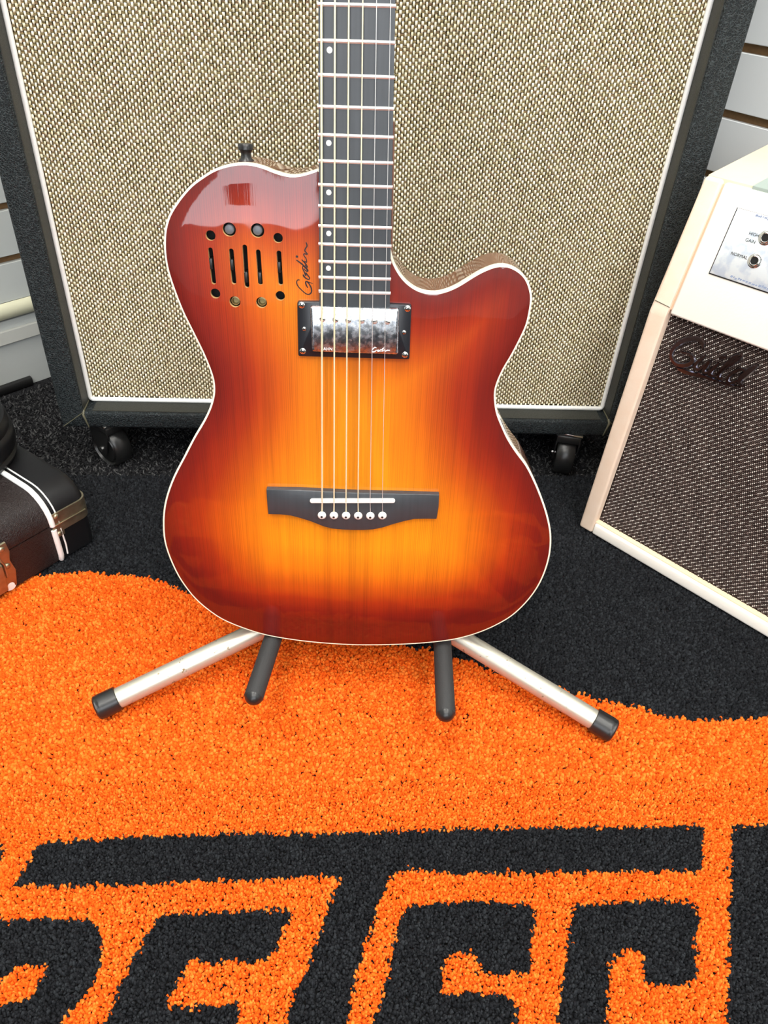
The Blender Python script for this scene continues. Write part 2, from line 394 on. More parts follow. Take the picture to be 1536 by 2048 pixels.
# ------------------------------------------------------------------ pile (tufts)
def tufts(XY, z, h, r, seg=5, lean=0.5):
    """every tuft a small leaning dome"""
    n = len(XY); a = np.linspace(0, 2 * np.pi, seg, endpoint=False)
    hh = h * (0.7 + 0.6 * rng.random(n)); rr = r * (0.75 + 0.5 * rng.random(n)); ph = rng.random(n) * 6.28
    lx = (rng.random(n) - 0.5) * 2 * lean * h; ly = (rng.random(n) - 0.5) * 2 * lean * h
    el = 0.75 + 0.5 * rng.random(n)
    V = np.zeros((n, 2 * seg + 1, 3), np.float32)
    ca = np.cos(a[None] + ph[:, None]); sa = np.sin(a[None] + ph[:, None])
    V[:, :seg, 0] = XY[:, :1] + ca * rr[:, None]; V[:, :seg, 1] = XY[:, 1:] + sa * (rr / el)[:, None]; V[:, :seg, 2] = z
    V[:, seg:2 * seg, 0] = XY[:, :1] + ca * (rr * 0.82)[:, None] + lx[:, None] * 0.8; V[:, seg:2 * seg, 1] = XY[:, 1:] + sa * (rr * 0.82 / el)[:, None] + ly[:, None] * 0.8
    V[:, seg:2 * seg, 2] = z + (hh * 0.72)[:, None] + (rng.random((n, seg)) - 0.5) * h * 0.25
    V[:, 2 * seg, 0] = XY[:, 0] + lx; V[:, 2 * seg, 1] = XY[:, 1] + ly; V[:, 2 * seg, 2] = z + hh
    T = []
    for k in range(seg):
        k2 = (k + 1) % seg
        T += [(k, k2, seg + k2), (k, seg + k2, seg + k), (seg + k, seg + k2, 2 * seg)]
    T = np.array(T, np.int32)[None] + (np.arange(n, dtype=np.int32) * (2 * seg + 1))[:, None, None]
    return V.reshape(-1, 3), T.reshape(-1, 3)
def grid_pts(x0, x1, y0, y1, s, jit=0.42):
    X, Y = np.meshgrid(np.arange(x0, x1, s), np.arange(y0, y1, s * 0.9)); X = X + (np.arange(X.shape[0]) % 2)[:, None] * s / 2
    X = X + (rng.random(X.shape) - 0.5) * 2 * jit * s; Y = Y + (rng.random(Y.shape) - 0.5) * 2 * jit * s
    return np.column_stack([X.ravel(), Y.ravel()])
def pile_mat(name, c1, c2, c3, sheen=0.0):
    m = Mt(name, c1, 0.85, spec=0.15, sheen=sheen); v = m.coord()
    geo = m.n('ShaderNodeNewGeometry')
    c = m.ramp(geo.outputs['Random Per Island'], [(0.0, c1), (0.6, c2), (1.0, c3)])
    c = m.mix(m.math('MULTIPLY', m.noise(v, 9, 3), 0.5), c, c1)
    m.set('Base Color', c); m.set('Normal', m.bump(m.noise(v, 900, 2), 0.6, 0.0008)); return m.m
pile_black = pile_mat('black_pile', (0.005, 0.0055, 0.007, 1), (0.012, 0.013, 0.0155, 1), (0.026, 0.029, 0.033, 1))
pile_orange = pile_mat('orange_pile', (0.66, 0.080, 0.003, 1), (0.80, 0.140, 0.008, 1), (0.90, 0.26, 0.035, 1))
pile_carpet = pile_mat('charcoal_pile', (0.007, 0.007, 0.008, 1), (0.022, 0.022, 0.024, 1), (0.13, 0.13, 0.13, 1))

RZ = 0.0115
far = [on_z(150, 946, RZ), on_z(1065, 948, RZ)]
rdir = unit((far[1] - far[0]) * [1, 1, 0]); rnor = np.array([-rdir[1], rdir[0], 0]); r0 = far[0]
def rug_xy(px, py): p = on_z(px, py, RZ); return (p[0], p[1])
def rp(*pts): return np.array([rug_xy(*p) for p in pts])
ORANGE = rp((-900, 2600), (-700, 1900), (-420, 1500), (-250, 1330), (-100, 1225), (0, 1168), (60, 1150), (130, 1143), (180, 1140), (230, 1146), (290, 1150), (335, 1165), (450, 1215), (600, 1258), (750, 1284), (820, 1291),
            (860, 1297), (905, 1313), (940, 1318), (982, 1338), (1050, 1362), (1122, 1374), (1146, 1384), (1179, 1387), (1203, 1397), (1239, 1404), (1280, 1411), (1340, 1430), (1400, 1437), (1470, 1436), (1536, 1432), (1620, 1424), (1760, 1440), (2000, 1520), (2300, 1800), (2400, 2600), (2300, 4200), (-900, 4200))
BLACKS = [
 rp((23, 1770), (77, 1682), (253, 1671), (469, 1664), (700, 1662), (836, 1657), (1081, 1651), (1299, 1650), (1402, 1647), (1408, 1652), (1408, 1737), (1271, 1741), (1135, 1742), (918, 1745), (836, 1738), (798, 1740), (778, 1753), (757, 1810), (733, 1881), (711, 1957), (700, 2012), (690, 2048), (665, 2180), (640, 2420), (500, 2420), (540, 2200), (569.5, 2048), (581, 2004), (605, 1957), (637, 1868), (661, 1803), (680, 1754), (619, 1749), (516, 1756), (398, 1760), (225, 1768), (94, 1770)),
 rp((304, 1850), (323, 1826), (398, 1821), (562, 1817), (586, 1819), (581, 1836), (562, 1873), (551, 1903), (525, 1922), (450, 1920), (398, 1925), (373, 1922), (358, 1958), (330, 2004), (356, 2014), (398, 2011), (478, 2002), (476, 2018), (471, 2048), (440, 2200), (150, 2200), (206, 2048), (230, 1986), (253, 1939), (281, 1887)),
 rp((-150, 1840), (0, 1836), (173, 1833), (192, 1850), (206, 1887), (201, 1920), (180, 1967), (159, 2000), (131, 2028), (119, 2048), (70, 2140), (0, 2230), (-250, 2230)),
 rp((-60, 1688), (4, 1690), (9, 1704), (2, 1716), (-30, 1760), (-300, 1765), (-300, 1700)),
 rp((811, 1817), (836, 1802), (918, 1802), (940, 1797), (1000, 1800), (1072, 1808), (1070, 1849), (1064, 1892), (1059, 1938), (1050, 1942), (1005, 1944), (956, 1941), (966, 1924), (956, 1917), (945, 1903), (907, 1903), (892, 1916), (888, 1947), (882, 1984), (940, 1982), (1005, 1985), (1032, 2001), (1040, 2023), (1035, 2048), (1010, 2230), (700, 2230), (746, 2048), (760, 2001), (776, 1941), (790, 1892), (798, 1838)),
 rp((1142, 1838), (1152, 1808), (1217, 1802), (1326, 1797), (1388, 1801), (1399, 1821), (1402, 1849), (1391, 1881), (1397, 1919), (1394, 1952), (1375, 1966), (1321, 1971), (1290, 1960), (1288, 1925), (1293, 1903), (1277, 1897), (1233, 1906), (1223, 1930), (1220, 1974), (1214, 2048), (1195, 2420), (1090, 2420), (1116, 2048), (1119, 1996), (1130, 1947), (1138, 1881)),
 rp((1467, 1647), (1540, 1644), (1800, 1640), (1850, 2420), (1430, 2420), (1456, 2048), (1459, 1947), (1462, 1849), (1465, 1729)),
]
HOLES = [rp((28, 1927), (94, 1927), (84, 1953), (61, 1986), (33, 2000), (-20, 2010), (-60, 2008), (-30, 1970), (3, 1960))]
# further lettering of the rug outside the picture, towards the viewer
BLACKS += [np.array([(-0.20, 0.02), (0.02, 0.02), (0.02, 0.085), (-0.20, 0.085)]), np.array([(0.1, 0.02), (0.3, 0.02), (0.3, 0.085), (0.1, 0.085)])]
rug = empty('rug', (0, 0, 0)); tag(rug, 'black and orange pile rug with big block lettering lying on the charcoal carpet', 'rug')
RL, RR, RN = -0.37, 0.93, -1.00      # left, right, near extents along rdir / rnor from r0
cor = [r0 + rdir * a + rnor * b for a, b in ((RL, 0), (RR, 0), (RR, RN), (RL, RN))]
prism('rug_backing', [(c[0], c[1]) for c in cor], 0.0005, 0.006, Mt('rug_backing', g(0.006), 1.0, spec=0.0).m, rug)
zone_near = rp((-60, 1560), (1600, 1560), (1600, 2110), (-60, 2110))
zone_mid = rp((-110, 900), (1660, 900), (1640, 2150), (-90, 2150))
zone_out = np.array([(-1.0, 1.1), (0.75, 1.1), (0.62, 0.02), (-0.62, 0.02)])
G0 = grid_pts(-1.2, 1.5, -0.5, 1.1, 0.0020); G0 = G0[in_poly(zone_near, G0[:, 0], G0[:, 1])]
P1 = grid_pts(-1.2, 1.5, -0.5, 1.1, 0.0026); P1 = P1[in_poly(zone_mid, P1[:, 0], P1[:, 1]) & ~in_poly(zone_near, P1[:, 0], P1[:, 1])]
P2 = grid_pts(-1.2, 1.5, -0.5, 1.1, 0.0050); P2 = P2[~in_poly(zone_mid, P2[:, 0], P2[:, 1]) & in_poly(zone_out, P2[:, 0], P2[:, 1])]
P3 = grid_pts(-1.2, 1.5, -0.5, 1.1, 0.0092); P3 = P3[~in_poly(zone_mid, P3[:, 0], P3[:, 1]) & ~in_poly(zone_out, P3[:, 0], P3[:, 1])]
def in_rug(P):
    q = (P - r0[:2]) ; a = q @ rdir[:2]; b = q @ rnor[:2]; return (a > RL) & (a < RR) & (b < -0.001) & (b > RN)
V_all = {'o': [], 'b': []}; cnt = {'o': 0, 'b': 0}; T_all = {'o': [], 'b': []}
for P, h, r, seg in ((G0, 0.0046, 0.00155, 4), (P1, 0.0048, 0.0022, 4), (P2, 0.0048, 0.0040, 4), (P3, 0.0048, 0.0072, 4)):
    P = P[in_rug(P)]
    Q = P + rng.normal(0, 0.0011, P.shape)
    org = in_poly(ORANGE, Q[:, 0], Q[:, 1]) & (Q[:, 1] > -0.02) & (((Q - r0[:2]) @ rdir[:2]) < RR - 0.035)
    for B in BLACKS: org &= ~in_poly(B, Q[:, 0], Q[:, 1])
    for B in HOLES: org |= in_poly(B, Q[:, 0], Q[:, 1])
    for key, sel in (('o', org), ('b', ~org)):
        Vv, Tt = tufts(P[sel], 0.0055, h if key == 'o' else h * 0.92, r, seg); V_all[key].append(Vv); T_all[key].append(Tt + cnt[key]); cnt[key] += len(Vv)
for key, nm, mt in (('o', 'orange_pile', pile_orange), ('b', 'black_pile', pile_black)):
    o = new(nm, np_mesh(nm, np.vstack(V_all[key]), np.vstack(T_all[key])), rug, mt); o['kind'] = 'stuff'
# the carpet's own pile where it shows beyond the rug
P = grid_pts(-0.85, 0.50, 0.80, 1.17, 0.0032)
q = P - r0[:2]; P = P[(q @ rnor[:2] > 0.001)]
P = P[((P - WL0[:2]) @ nl[:2] > 0.018) & ((P - WR0[:2]) @ nr[:2] > 0.01)]
Vv, Tt = tufts(P, -0.001, 0.0052, 0.0015, 4, 1.5)
o = new('carpet_pile', np_mesh('carpet_pile', Vv, Tt), flr, pile_carpet); o['kind'] = 'stuff'
RUGTOP = 0.0112

# ------------------------------------------------------------------ woven grille cloth as real floats over a backing
def weave(name, cells, cw, ch, lift, mat, parent, dome=0.5):
    """cells: centres (x, z) ; each a small domed float in the local XZ plane facing -Y"""
    n = len(cells); C = np.asarray(cells, np.float32)
    w_ = cw * (0.85 + 0.3 * rng.random(n)); h_ = ch * (0.88 + 0.24 * rng.random(n))
    sx = np.array([-1, 1, 1, -1, -0.62, 0.62, 0.62, -0.62]); sz = np.array([-1, -1, 1, 1, -0.72, -0.72, 0.72, 0.72]); sy = np.array([0, 0, 0, 0, -1, -1, -1, -1])
    V = np.zeros((n, 8, 3), np.float32)
    V[:, :, 0] = C[:, :1] + sx * (w_ / 2)[:, None] + sz * ((rng.random(n) - 0.5) * cw * 0.14)[:, None]; V[:, :, 2] = C[:, 1:] + sz * (h_ / 2)[:, None]; V[:, :, 1] = sy * lift
    T = np.array([(4, 5, 6), (4, 6, 7), (0, 1, 5), (0, 5, 4), (1, 2, 6), (1, 6, 5), (2, 3, 7), (2, 7, 6), (3, 0, 4), (3, 4, 7)], np.int32)
    T = T[None] + (np.arange(n, dtype=np.int32) * 8)[:, None, None]
    o = new(name, np_mesh(name, V.reshape(-1, 3), T.reshape(-1, 3)), parent, mat); o['kind'] = 'stuff'; return o
def thread_mat(name, a, b, c=None):
    m = Mt(name, a, 0.65, spec=0.2); geo = m.n('ShaderNodeNewGeometry')
    m.set('Base Color', m.ramp(geo.outputs['Random Per Island'], [(0, a), (0.5, b), (1, c or a)])); return m.m

# ------------------------------------------------------------------ speaker cabinet behind the guitar
CP = CAM + 1.063 * ray(680, 855); cx_ = np.array([0.996, 0.0897, 0]); cx_ = unit(cx_); cy_ = np.array([-cx_[1], cx_[0], 0])  # y points away from the viewer
cab = empty('speaker_cabinet', mw=frame((CP[0], CP[1], 0), cx_, cy_, (0, 0, 1)))
tag(cab, 'large black grained speaker cabinet with woven beige grille standing behind the guitar', 'speaker cabinet')
CL, CRt, CB, CT = -0.384, 0.420, 0.075, 0.84; IL, IR, IB, IT = -0.352, 0.387, 0.0995, 0.81; DP = 0.285; RC = 0.034
def rail(name, x0, x1, z0, z1, quad):
    """one bar of the front frame, mitred at the corners; quad = outer0, outer1, inner1, inner0 in (x, z)"""
    b = 0.004; bm = bmesh.new(); V0 = [bm.verts.new((x, 0, z)) for x, z in quad]; V1 = [bm.verts.new((x, RC + 0.02, z)) for x, z in quad]
    bm.faces.new(V0); bm.faces.new(V1[::-1])
    for k in range(4): bm.faces.new((V0[k], V1[k], V1[(k + 1) % 4], V0[(k + 1) % 4]))
    es = [e for e in bm.edges if all(abs(v.co.y) < 1e-6 for v in e.verts) and (set(e.verts) == {V0[0], V0[1]} or set(e.verts) == {V0[2], V0[3]})]
    bmesh.ops.bevel(bm, geom=es, offset=b, segments=3, affect='EDGES', profile=0.5)
    me = bm_mesh(bm, name); autosmooth(me, 50); return new(name, me, cab, tolex_black)
rail('side_rail', 0, 0, 0, 0, [(CL, CT), (CL, CB), (IL, IB), (IL, IT)])
rail('side_rail', 0, 0, 0, 0, [(CRt, CB), (CRt, CT), (IR, IT), (IR, IB)])
rail('bottom_rail', 0, 0, 0, 0, [(CL, CB), (CRt, CB), (IR, IB), (IL, IB)])
rail('top_rail', 0, 0, 0, 0, [(CRt, CT), (CL, CT), (IL, IT), (IR, IT)])
# smooth strips lining the recess
box('recess_lining', IL - 0.0005, IL + 0.0012, 0.004, RC, IB, IT, tolex_edge, cab)
box('recess_lining', IR - 0.0012, IR + 0.0005, 0.004, RC, IB, IT, tolex_edge, cab)
box('recess_lining', IL + 0.012, IR - 0.012, 0.004, RC, IB - 0.0005, IB + 0.0012, tolex_edge, cab)
box('cabinet_body', CL, CRt, RC + 0.02, DP, CB, CT, tolex_black, cab, 0.004)
# folded vinyl at the two lower corners
seam_m = Mt('worn_seam', (0.10, 0.095, 0.06, 1), 0.45).m
for s, xo, xi in ((-1, CL, IL), (1, CRt, IR)):
    tube('corner_fold', [(xi, RC - 0.004, IB + 0.002), (xi, 0.006, IB + 0.0015), (xi, -0.0008, IB - 0.003), (xi + s * -0.002, -0.001, IB - 0.012), (xi - s * 0.004, 0.0, CB + 0.001)], [0.0018, 0.0022, 0.0018, 0.0013, 0.0008], seam_m, cab, 8)
    tube('corner_seam', [(xi, -0.0003, IB), (xo - s * 0.002, -0.0003, CB + 0.002)], 0.0006, seam_m, cab, 6)
# piping around the grille
pw = 0.0032; ppts = []
for (x, z, a0) in ((IL + 0.008, IB + 0.008, 180), (IR - 0.008, IB + 0.008, 270), (IR - 0.008, IT - 0.008, 0), (IL + 0.008, IT - 0.008, 90)):
    for k in range(5):
        a = math.radians(a0 + 90 * k / 4); ppts.append((x + 0.0045 * math.cos(a), RC - 0.003, z + 0.0045 * math.sin(a)))
ppts.append(ppts[0]); tube('grille_piping', ppts, pw, piping, cab, 10, upv=(0, 1, 0))
m = Mt('weave_backing', (0.03, 0.02, 0.01, 1), 0.9, spec=0.1); v = m.coord()
m.set('Base Color', m.mix(m.noise(v, 400, 2), (0.014, 0.010, 0.004, 1), (0.05, 0.036, 0.015, 1))); weave_back = m.m
gr = box('grille_cloth', IL + 0.001, IR - 0.001, RC, RC + 0.008, IB, IT, weave_back, cab)
cell, rowp = 0.00345, 0.0068
nx = int((IR - IL - 0.010) / cell); nz = int((0.70 - IB) / rowp)
cream, tan = [], []
for i in range(nx):
    x = IL + 0.006 + (i + 0.5) * cell
    wob = 0.0006 * math.sin(i * 0.37) + 0.0005 * math.sin(i * 0.11)
    for j in range(nz):
        z = IB + 0.006 + (j + (0.5 if i % 2 else 0.0)) * rowp + wob
        zz = z + random.uniform(-0.0002, 0.0002)
        cream.append((x + random.uniform(-0.00015, 0.00015) + 0.0005 * math.sin(j * 0.21 + i * 0.05), zz))
        tan.append((x, z + rowp / 2 + 0.00055)); tan.append((x, z + rowp / 2 - 0.00065))
cl = weave('cream_threads', cream, 0.00235, 0.0043, 0.0012, thread_mat('cream_thread', (0.72, 0.66, 0.45, 1), (0.92, 0.88, 0.70, 1), (0.80, 0.72, 0.54, 1)), gr); cl.location = (0, RC - 0.0001, 0)
tn = weave('tan_threads', tan, 0.0033, 0.0010, 0.0006, thread_mat('tan_thread', (0.17, 0.125, 0.05, 1), (0.32, 0.26, 0.12, 1), (0.25, 0.155, 0.085, 1)), gr); tn.location = (0, RC - 0.0001, 0)
# casters
def caster(x, y, rz, r=0.0305):
    c = empty('caster', (x, y, 0), parent=cab); c.rotation_euler = (0, 0, rz)
    # wheel offset behind the swivel
    box('caster_plate', -0.019, 0.019, -0.019, 0.019, CB - 0.004, CB + 0.001, nickel, c, 0.001)
    lathe('wheel', [(0.007, -0.0135), (0.021, -0.0125), (0.0225, -0.0095), (0.0255, -0.0095), (0.0275, -0.0135), (r, -0.0105), (r, 0.0105), (0.0275, 0.0135), (0.0255, 0.0095), (0.0225, 0.0095), (0.021, 0.0125), (0.007, 0.0135)], black_plastic, c, 40, (0, 0, r + 0.001), (1, 0, 0))
    for s in (-1, 1):
        P = [(-0.009, 0.030), (0.009, 0.030), (0.020, 0.062), (0.020, 0.070), (-0.020, 0.070), (-0.020, 0.062)]
        bm = bmesh.new(); x0 = s * 0.0155; x1 = s * 0.0175
        a = [bm.verts.new((x0, p[0], p[1] - 0.006)) for p in P]; b = [bm.verts.new((x1, p[0], p[1] - 0.006)) for p in P]
        bm.faces.new(a); bm.faces.new(b[::-1])
        for k in range(len(P)): bm.faces.new((a[k], b[k], b[(k + 1) % 6], a[(k + 1) % 6]))
        new('fork', bm_mesh(bm), c, black_plastic)
    box('fork_crown', -0.0175, 0.0175, -0.02, 0.02, 0.060, 0.072, black_plastic, c, 0.002)
    lathe('axle', [(0.004, -0.019), (0.004, 0.019)], nickel, c, 12, (0, 0, r + 0.001), (1, 0, 0))
    return c
cinv = cab.matrix_world.inverted(); q1 = cinv @ Vector(on_z(224, 889, 0.0305)); q2 = cinv @ Vector(on_z(1128, 907, 0.0305))
caster(q1.x, q1.y, math.radians(50)); caster(q2.x, q2.y, math.radians(-14)); caster(-0.318, 0.24, 0.6); caster(0.342, 0.24, -0.5)

# ------------------------------------------------------------------ small amplifier on the right
A0 = on_z(1157, 1052, RUGTOP); AE = on_z(1536, 1277, RUGTOP); ad_ = unit(AE - A0); ab_ = np.array([-ad_[1], ad_[0], 0])
amp = empty('guitar_amplifier', mw=frame(A0, ad_, ab_, (0, 0, 1)))
tag(amp, 'cream vinyl guitar amplifier with dark woven grille and sloping control panel on the rug', 'amplifier')
AW, AD = 0.46, 0.205
prof = [(0, 0), (0.0287, 0.305), (0.066, 0.444), (AD, 0.459), (AD, 0)]           # (depth, height) side outline
def side_panel(x0, x1):
    bm = bmesh.new(); a = [bm.verts.new((x0, y, z)) for y, z in prof]; b = [bm.verts.new((x1, y, z)) for y, z in prof]
    bm.faces.new(a); bm.faces.new(b[::-1])
    for k in range(5): bm.faces.new((a[k], b[k], b[(k + 1) % 5], a[(k + 1) % 5]))
    bmesh.ops.bevel(bm, geom=bm.edges[:], offset=0.0035, segments=3, affect='EDGES', profile=0.5)
    me = bm_mesh(bm); autosmooth(me, 40); return new('side_panel', me, amp, vinyl_cream)
TS = 0.0205
side_panel(0, TS); side_panel(AW - TS, AW)
def fy(z):   # depth of the front outline at a height
    return 0.0287 * z / 0.305 if z < 0.305 else 0.0287 + (z - 0.305) / 0.139 * 0.0373
def slab(name, x0, x1, z0, z1, inset, thick, mat, bev=0.0, parent=None):
    bm = bmesh.new(); V = []
    for (x, z, o_) in ((x0, z0, 0), (x1, z0, 0), (x1, z1, 0), (x0, z1, 0), (x0, z0, thick), (x1, z0, thick), (x1, z1, thick), (x0, z1, thick)):
        V.append(bm.verts.new((x, fy(z) + inset + o_, z)))
    for f in ((0, 1, 2, 3), (7, 6, 5, 4), (0, 4, 5, 1), (1, 5, 6, 2), (2, 6, 7, 3), (3, 7, 4, 0)): bm.faces.new([V[k] for k in f])
    if bev: bmesh.ops.bevel(bm, geom=bm.edges[:], offset=bev, segments=3, affect='EDGES', profile=0.5)
    me = bm_mesh(bm); autosmooth(me, 40); return new(name, me, parent or amp, mat)
slab('bottom_rail', TS, AW - TS, 0.0, 0.0165, 0.0, 0.06, vinyl_panel, 0.003)
slab('inner_bead', TS, AW - TS, 0.0165, 0.0180, 0.003, 0.02, tan_board)
m = Mt('amp_grille_backing', (0.03, 0.02, 0.017, 1), 0.9, spec=0.1); v = m.coord(); m.set('Base Color', m.mix(m.noise(v, 300, 2), (0.010, 0.006, 0.005, 1), (0.03, 0.019, 0.016, 1)))
GZ1 = 0.312
ag = slab('grille_cloth', TS, AW - TS, 0.012, GZ1, 0.011, 0.006, m.m)
# speckled weave on the grille, laid in the leaning plane
gl = empty('grille_frame'); bpy.data.objects.remove(gl)
ang_ = math.atan2(0.0287, 0.305)
dots = []; dark = []
G_z = unit(ab_ * 0.0287 + np.array([0, 0, 0.305])); G_n = np.cross(ad_, G_z); G_n = G_n if G_n @ (CAM - A0) > 0 else -G_n
def gloc(x, y):
    p = on_plane(x, y, A0 + ab_ * 0.011, G_n); return np.array([(p - A0) @ ad_, (p - A0) @ G_z])
va_ = gloc(1451.7, 946.1) - gloc(1448, 947); vb_ = gloc(1450, 950.5) - gloc(1450, 943)
n_max = 420
for j in range(-n_max, n_max):
    for i in range(-n_max, n_max):
        p = np.array([0.1, 0.15]) + va_ * i + vb_ * j
        if not (TS + 0.001 < p[0] < AW - TS - 0.001 and 0.0195 < p[1] < GZ1 - 0.006): continue
        dots.append((p[0], p[1], (i + 2 * j) % 5)); q = p + vb_ * 0.5; dark.append((q[0], q[1]))
dim = [(x, z) for x, z, c_ in dots if c_ in (3, 4)]; dots = [(x, z) for x, z, c_ in dots if c_ < 3]
for nm, lst, wd, ht, mt in (('light_threads', dots, 0.0014, 0.0014, thread_mat('light_thread', (0.40, 0.34, 0.30, 1), (0.72, 0.66, 0.60, 1), (0.34, 0.27, 0.24, 1))), ('dim_threads', dim, 0.0015, 0.0013, thread_mat('dim_thread', (0.16, 0.12, 0.10, 1), (0.26, 0.2, 0.18, 1), (0.12, 0.09, 0.08, 1))),
                           ('brown_threads', dark, 0.0019, 0.0013, thread_mat('brown_thread', (0.045, 0.028, 0.024, 1), (0.10, 0.068, 0.058, 1), (0.035, 0.02, 0.018, 1)))):
    wv = weave(nm, lst, wd, ht, 0.0008, mt, ag); wv.location = (0, 0.011, 0); wv.rotation_euler = (-ang_, 0, 0)
# control panel section
U0 = 0.312; U1 = 0.443
slab('control_fascia', TS + 0.0025, AW - TS - 0.0025, U0 - 0.004, U1, -0.0005, 0.03, vinyl_panel, 0.003)
tube('vinyl_seam', [(0.001, fy(0.316) - 0.0004, 0.317), (TS, fy(0.316) - 0.0004, 0.315)], 0.0004, seam_m, amp, 6)
slab('fascia_joint', TS - 0.001, TS + 0.0035, U0, U1 - 0.002, 0.0035, 0.01, Mt('joint_tan', (0.74, 0.50, 0.34, 1), 0.7).m)
# top board with a grey plate let into it
def top_quad(name, x0, x1, y0, y1, dz, th, mat, bev=0.0):
    tz = lambda y: 0.444 + (y - 0.066) / (AD - 0.066) * 0.015
    bm = bmesh.new(); V = [bm.verts.new((x, y, tz(y) + dz - (th if k >= 4 else 0))) for k, (x, y) in enumerate([(x0, y0), (x1, y0), (x1, y1), (x0, y1)] * 2)]
    for f in ((0, 1, 2, 3), (7, 6, 5, 4), (0, 4, 5, 1), (1, 5, 6, 2), (2, 6, 7, 3), (3, 7, 4, 0)): bm.faces.new([V[k] for k in f])
    if bev: bmesh.ops.bevel(bm, geom=bm.edges[:], offset=bev, segments=2, affect='EDGES', profile=0.5)
    me = bm_mesh(bm); autosmooth(me, 40); return new(name, me, amp, mat)
top_quad('top_board', 0.0015, AW - 0.0015, 0.0705, AD, 0.0012, 0.01, tan_board, 0.001)
box('back_board', TS, AW - TS, AD - 0.012, AD - 0.002, 0, 0.45, vinyl_cream, amp)
gp_n = unit(np.cross(ad_, unit(ab_ * 0.0373 + np.array([0, 0, 0.139]))))
U_o = A0 + ab_ * 0.0287 + np.array([0, 0, 0.305]); U_z = unit(ab_ * 0.0373 + np.array([0, 0, 0.139])); U_n = np.cross(ad_, U_z)   # outward normal (towards viewer)
if U_n @ (CAM - U_o) < 0: U_n = -U_n
U_o = U_o + U_n * 0.0005
def fu(px, py):
    p = on_plane(px, py, U_o, U_n); return float((p - U_o) @ ad_), float((p - U_o) @ U_z)
face = Matrix(frame(U_o, ad_, U_z, U_n)); ampinv = amp.matrix_world.inverted()
c0 = fu(1476, 416); c1 = fu(1421, 546)
px0 = (c0[0] + c1[0]) / 2; pz1 = c0[1]; pz0 = c1[1]
m = Mt('scuffed_metal_plate', (0.80, 0.86, 0.90, 1), 0.3, 0.35); v = m.coord()
m.set('Base Color', m.mix(m.ramp(m.noise(v, 90, 5), [(0.45, g(0)), (0.62, g(1))]), (0.86, 0.92, 0.95, 1), (0.66, 0.74, 0.84, 1))); m.set('Roughness', 0.38); plate_m = m.m
edge_l = prism('plate_edge', [(px0 - 0.0012, pz0 - 0.0012), (AW - 0.08, pz0 - 0.0012), (AW - 0.08, pz1 + 0.0003), (px0 - 0.0012, pz1 + 0.0003)], 0.0, 0.0006, black_plastic, None)
plate = prism('control_plate', [(px0, pz0), (AW - 0.081, pz0), (AW - 0.081, pz1), (px0, pz1)], 0.0, 0.0016, plate_m, None, 0.0004)
for o in (edge_l, plate): o.parent = amp; o.matrix_local = ampinv @ face
# printed dark hatching near the plate's top and bottom edges
worn = Mt('worn_print', (0.24, 0.29, 0.42, 1), 0.5).m
for (zc, x_s) in ((pz1 - 0.0022, px0 + 0.020), (pz0 + 0.0030, px0 + 0.022)):
    k = 0; x = x_s; parts = []
    while x < AW - 0.09:
        w1 = random.uniform(0.0012, 0.003); h1 = random.uniform(0.0012, 0.0024)
        z_ = zc + random.uniform(-0.0006, 0.0006)
        parts.append(([(x, z_ - h1 / 2, 0.0017), (x + w1, z_ - h1 / 2, 0.0017), (x + w1 + 0.0006, z_ + h1 / 2, 0.0017), (x + 0.0006, z_ + h1 / 2, 0.0017)], [(0, 1, 2, 3)])); x += w1 + random.uniform(0.0002, 0.0012)
    o = join_parts('worn_marking', parts, worn, plate); o['kind'] = 'stuff'
def text(name, body, size, loc, mat, parent, z=0.0018, shear=0.0, align='LEFT'):
    c = bpy.data.curves.new(name, 'FONT'); c.body = body; c.size = size; c.extrude = 0.0001; c.shear = shear; c.align_x = align
    t = bpy.data.objects.new(name, c); COL.objects.link(t)
    dg = bpy.context.evaluated_depsgraph_get(); me = bpy.data.meshes.new_from_object(t.evaluated_get(dg)); bpy.data.objects.remove(t)
    o = new(name, me, parent, mat); o.location = (loc[0], loc[1], z); return o
inkk = Mt('black_print', g(0.02), 0.5).m
a_ = fu(1498, 469); text('lettering', 'HIGH', 0.0044, a_, inkk, plate)
a_ = fu(1491, 482); text('lettering', 'GAIN', 0.0044, a_, inkk, plate)
a_ = fu(1462, 509); text('lettering', 'NORMAL', 0.0044, a_, inkk, plate)
for (jx, jy) in ((1533, 476), (1511, 522)):
    a_ = fu(jx, jy)
    j = lathe('jack_socket', [(0.0072, 0.0), (0.0072, 0.0006), (0.0066, 0.0010), (0.0054, 0.0010), (0.0052, 0.0020), (0.0044, 0.0024), (0.0038, 0.0022), (0.0036, 0.0006)], nickel, plate, 28, (a_[0], a_[1], 0.0014), (0, 0, 1), closed=False)
    lathe('socket_hole', [(0.0037, 0.0), (0.0037, 0.0003)], hole_black, j, 20, (a_[0], a_[1], 0.0027))
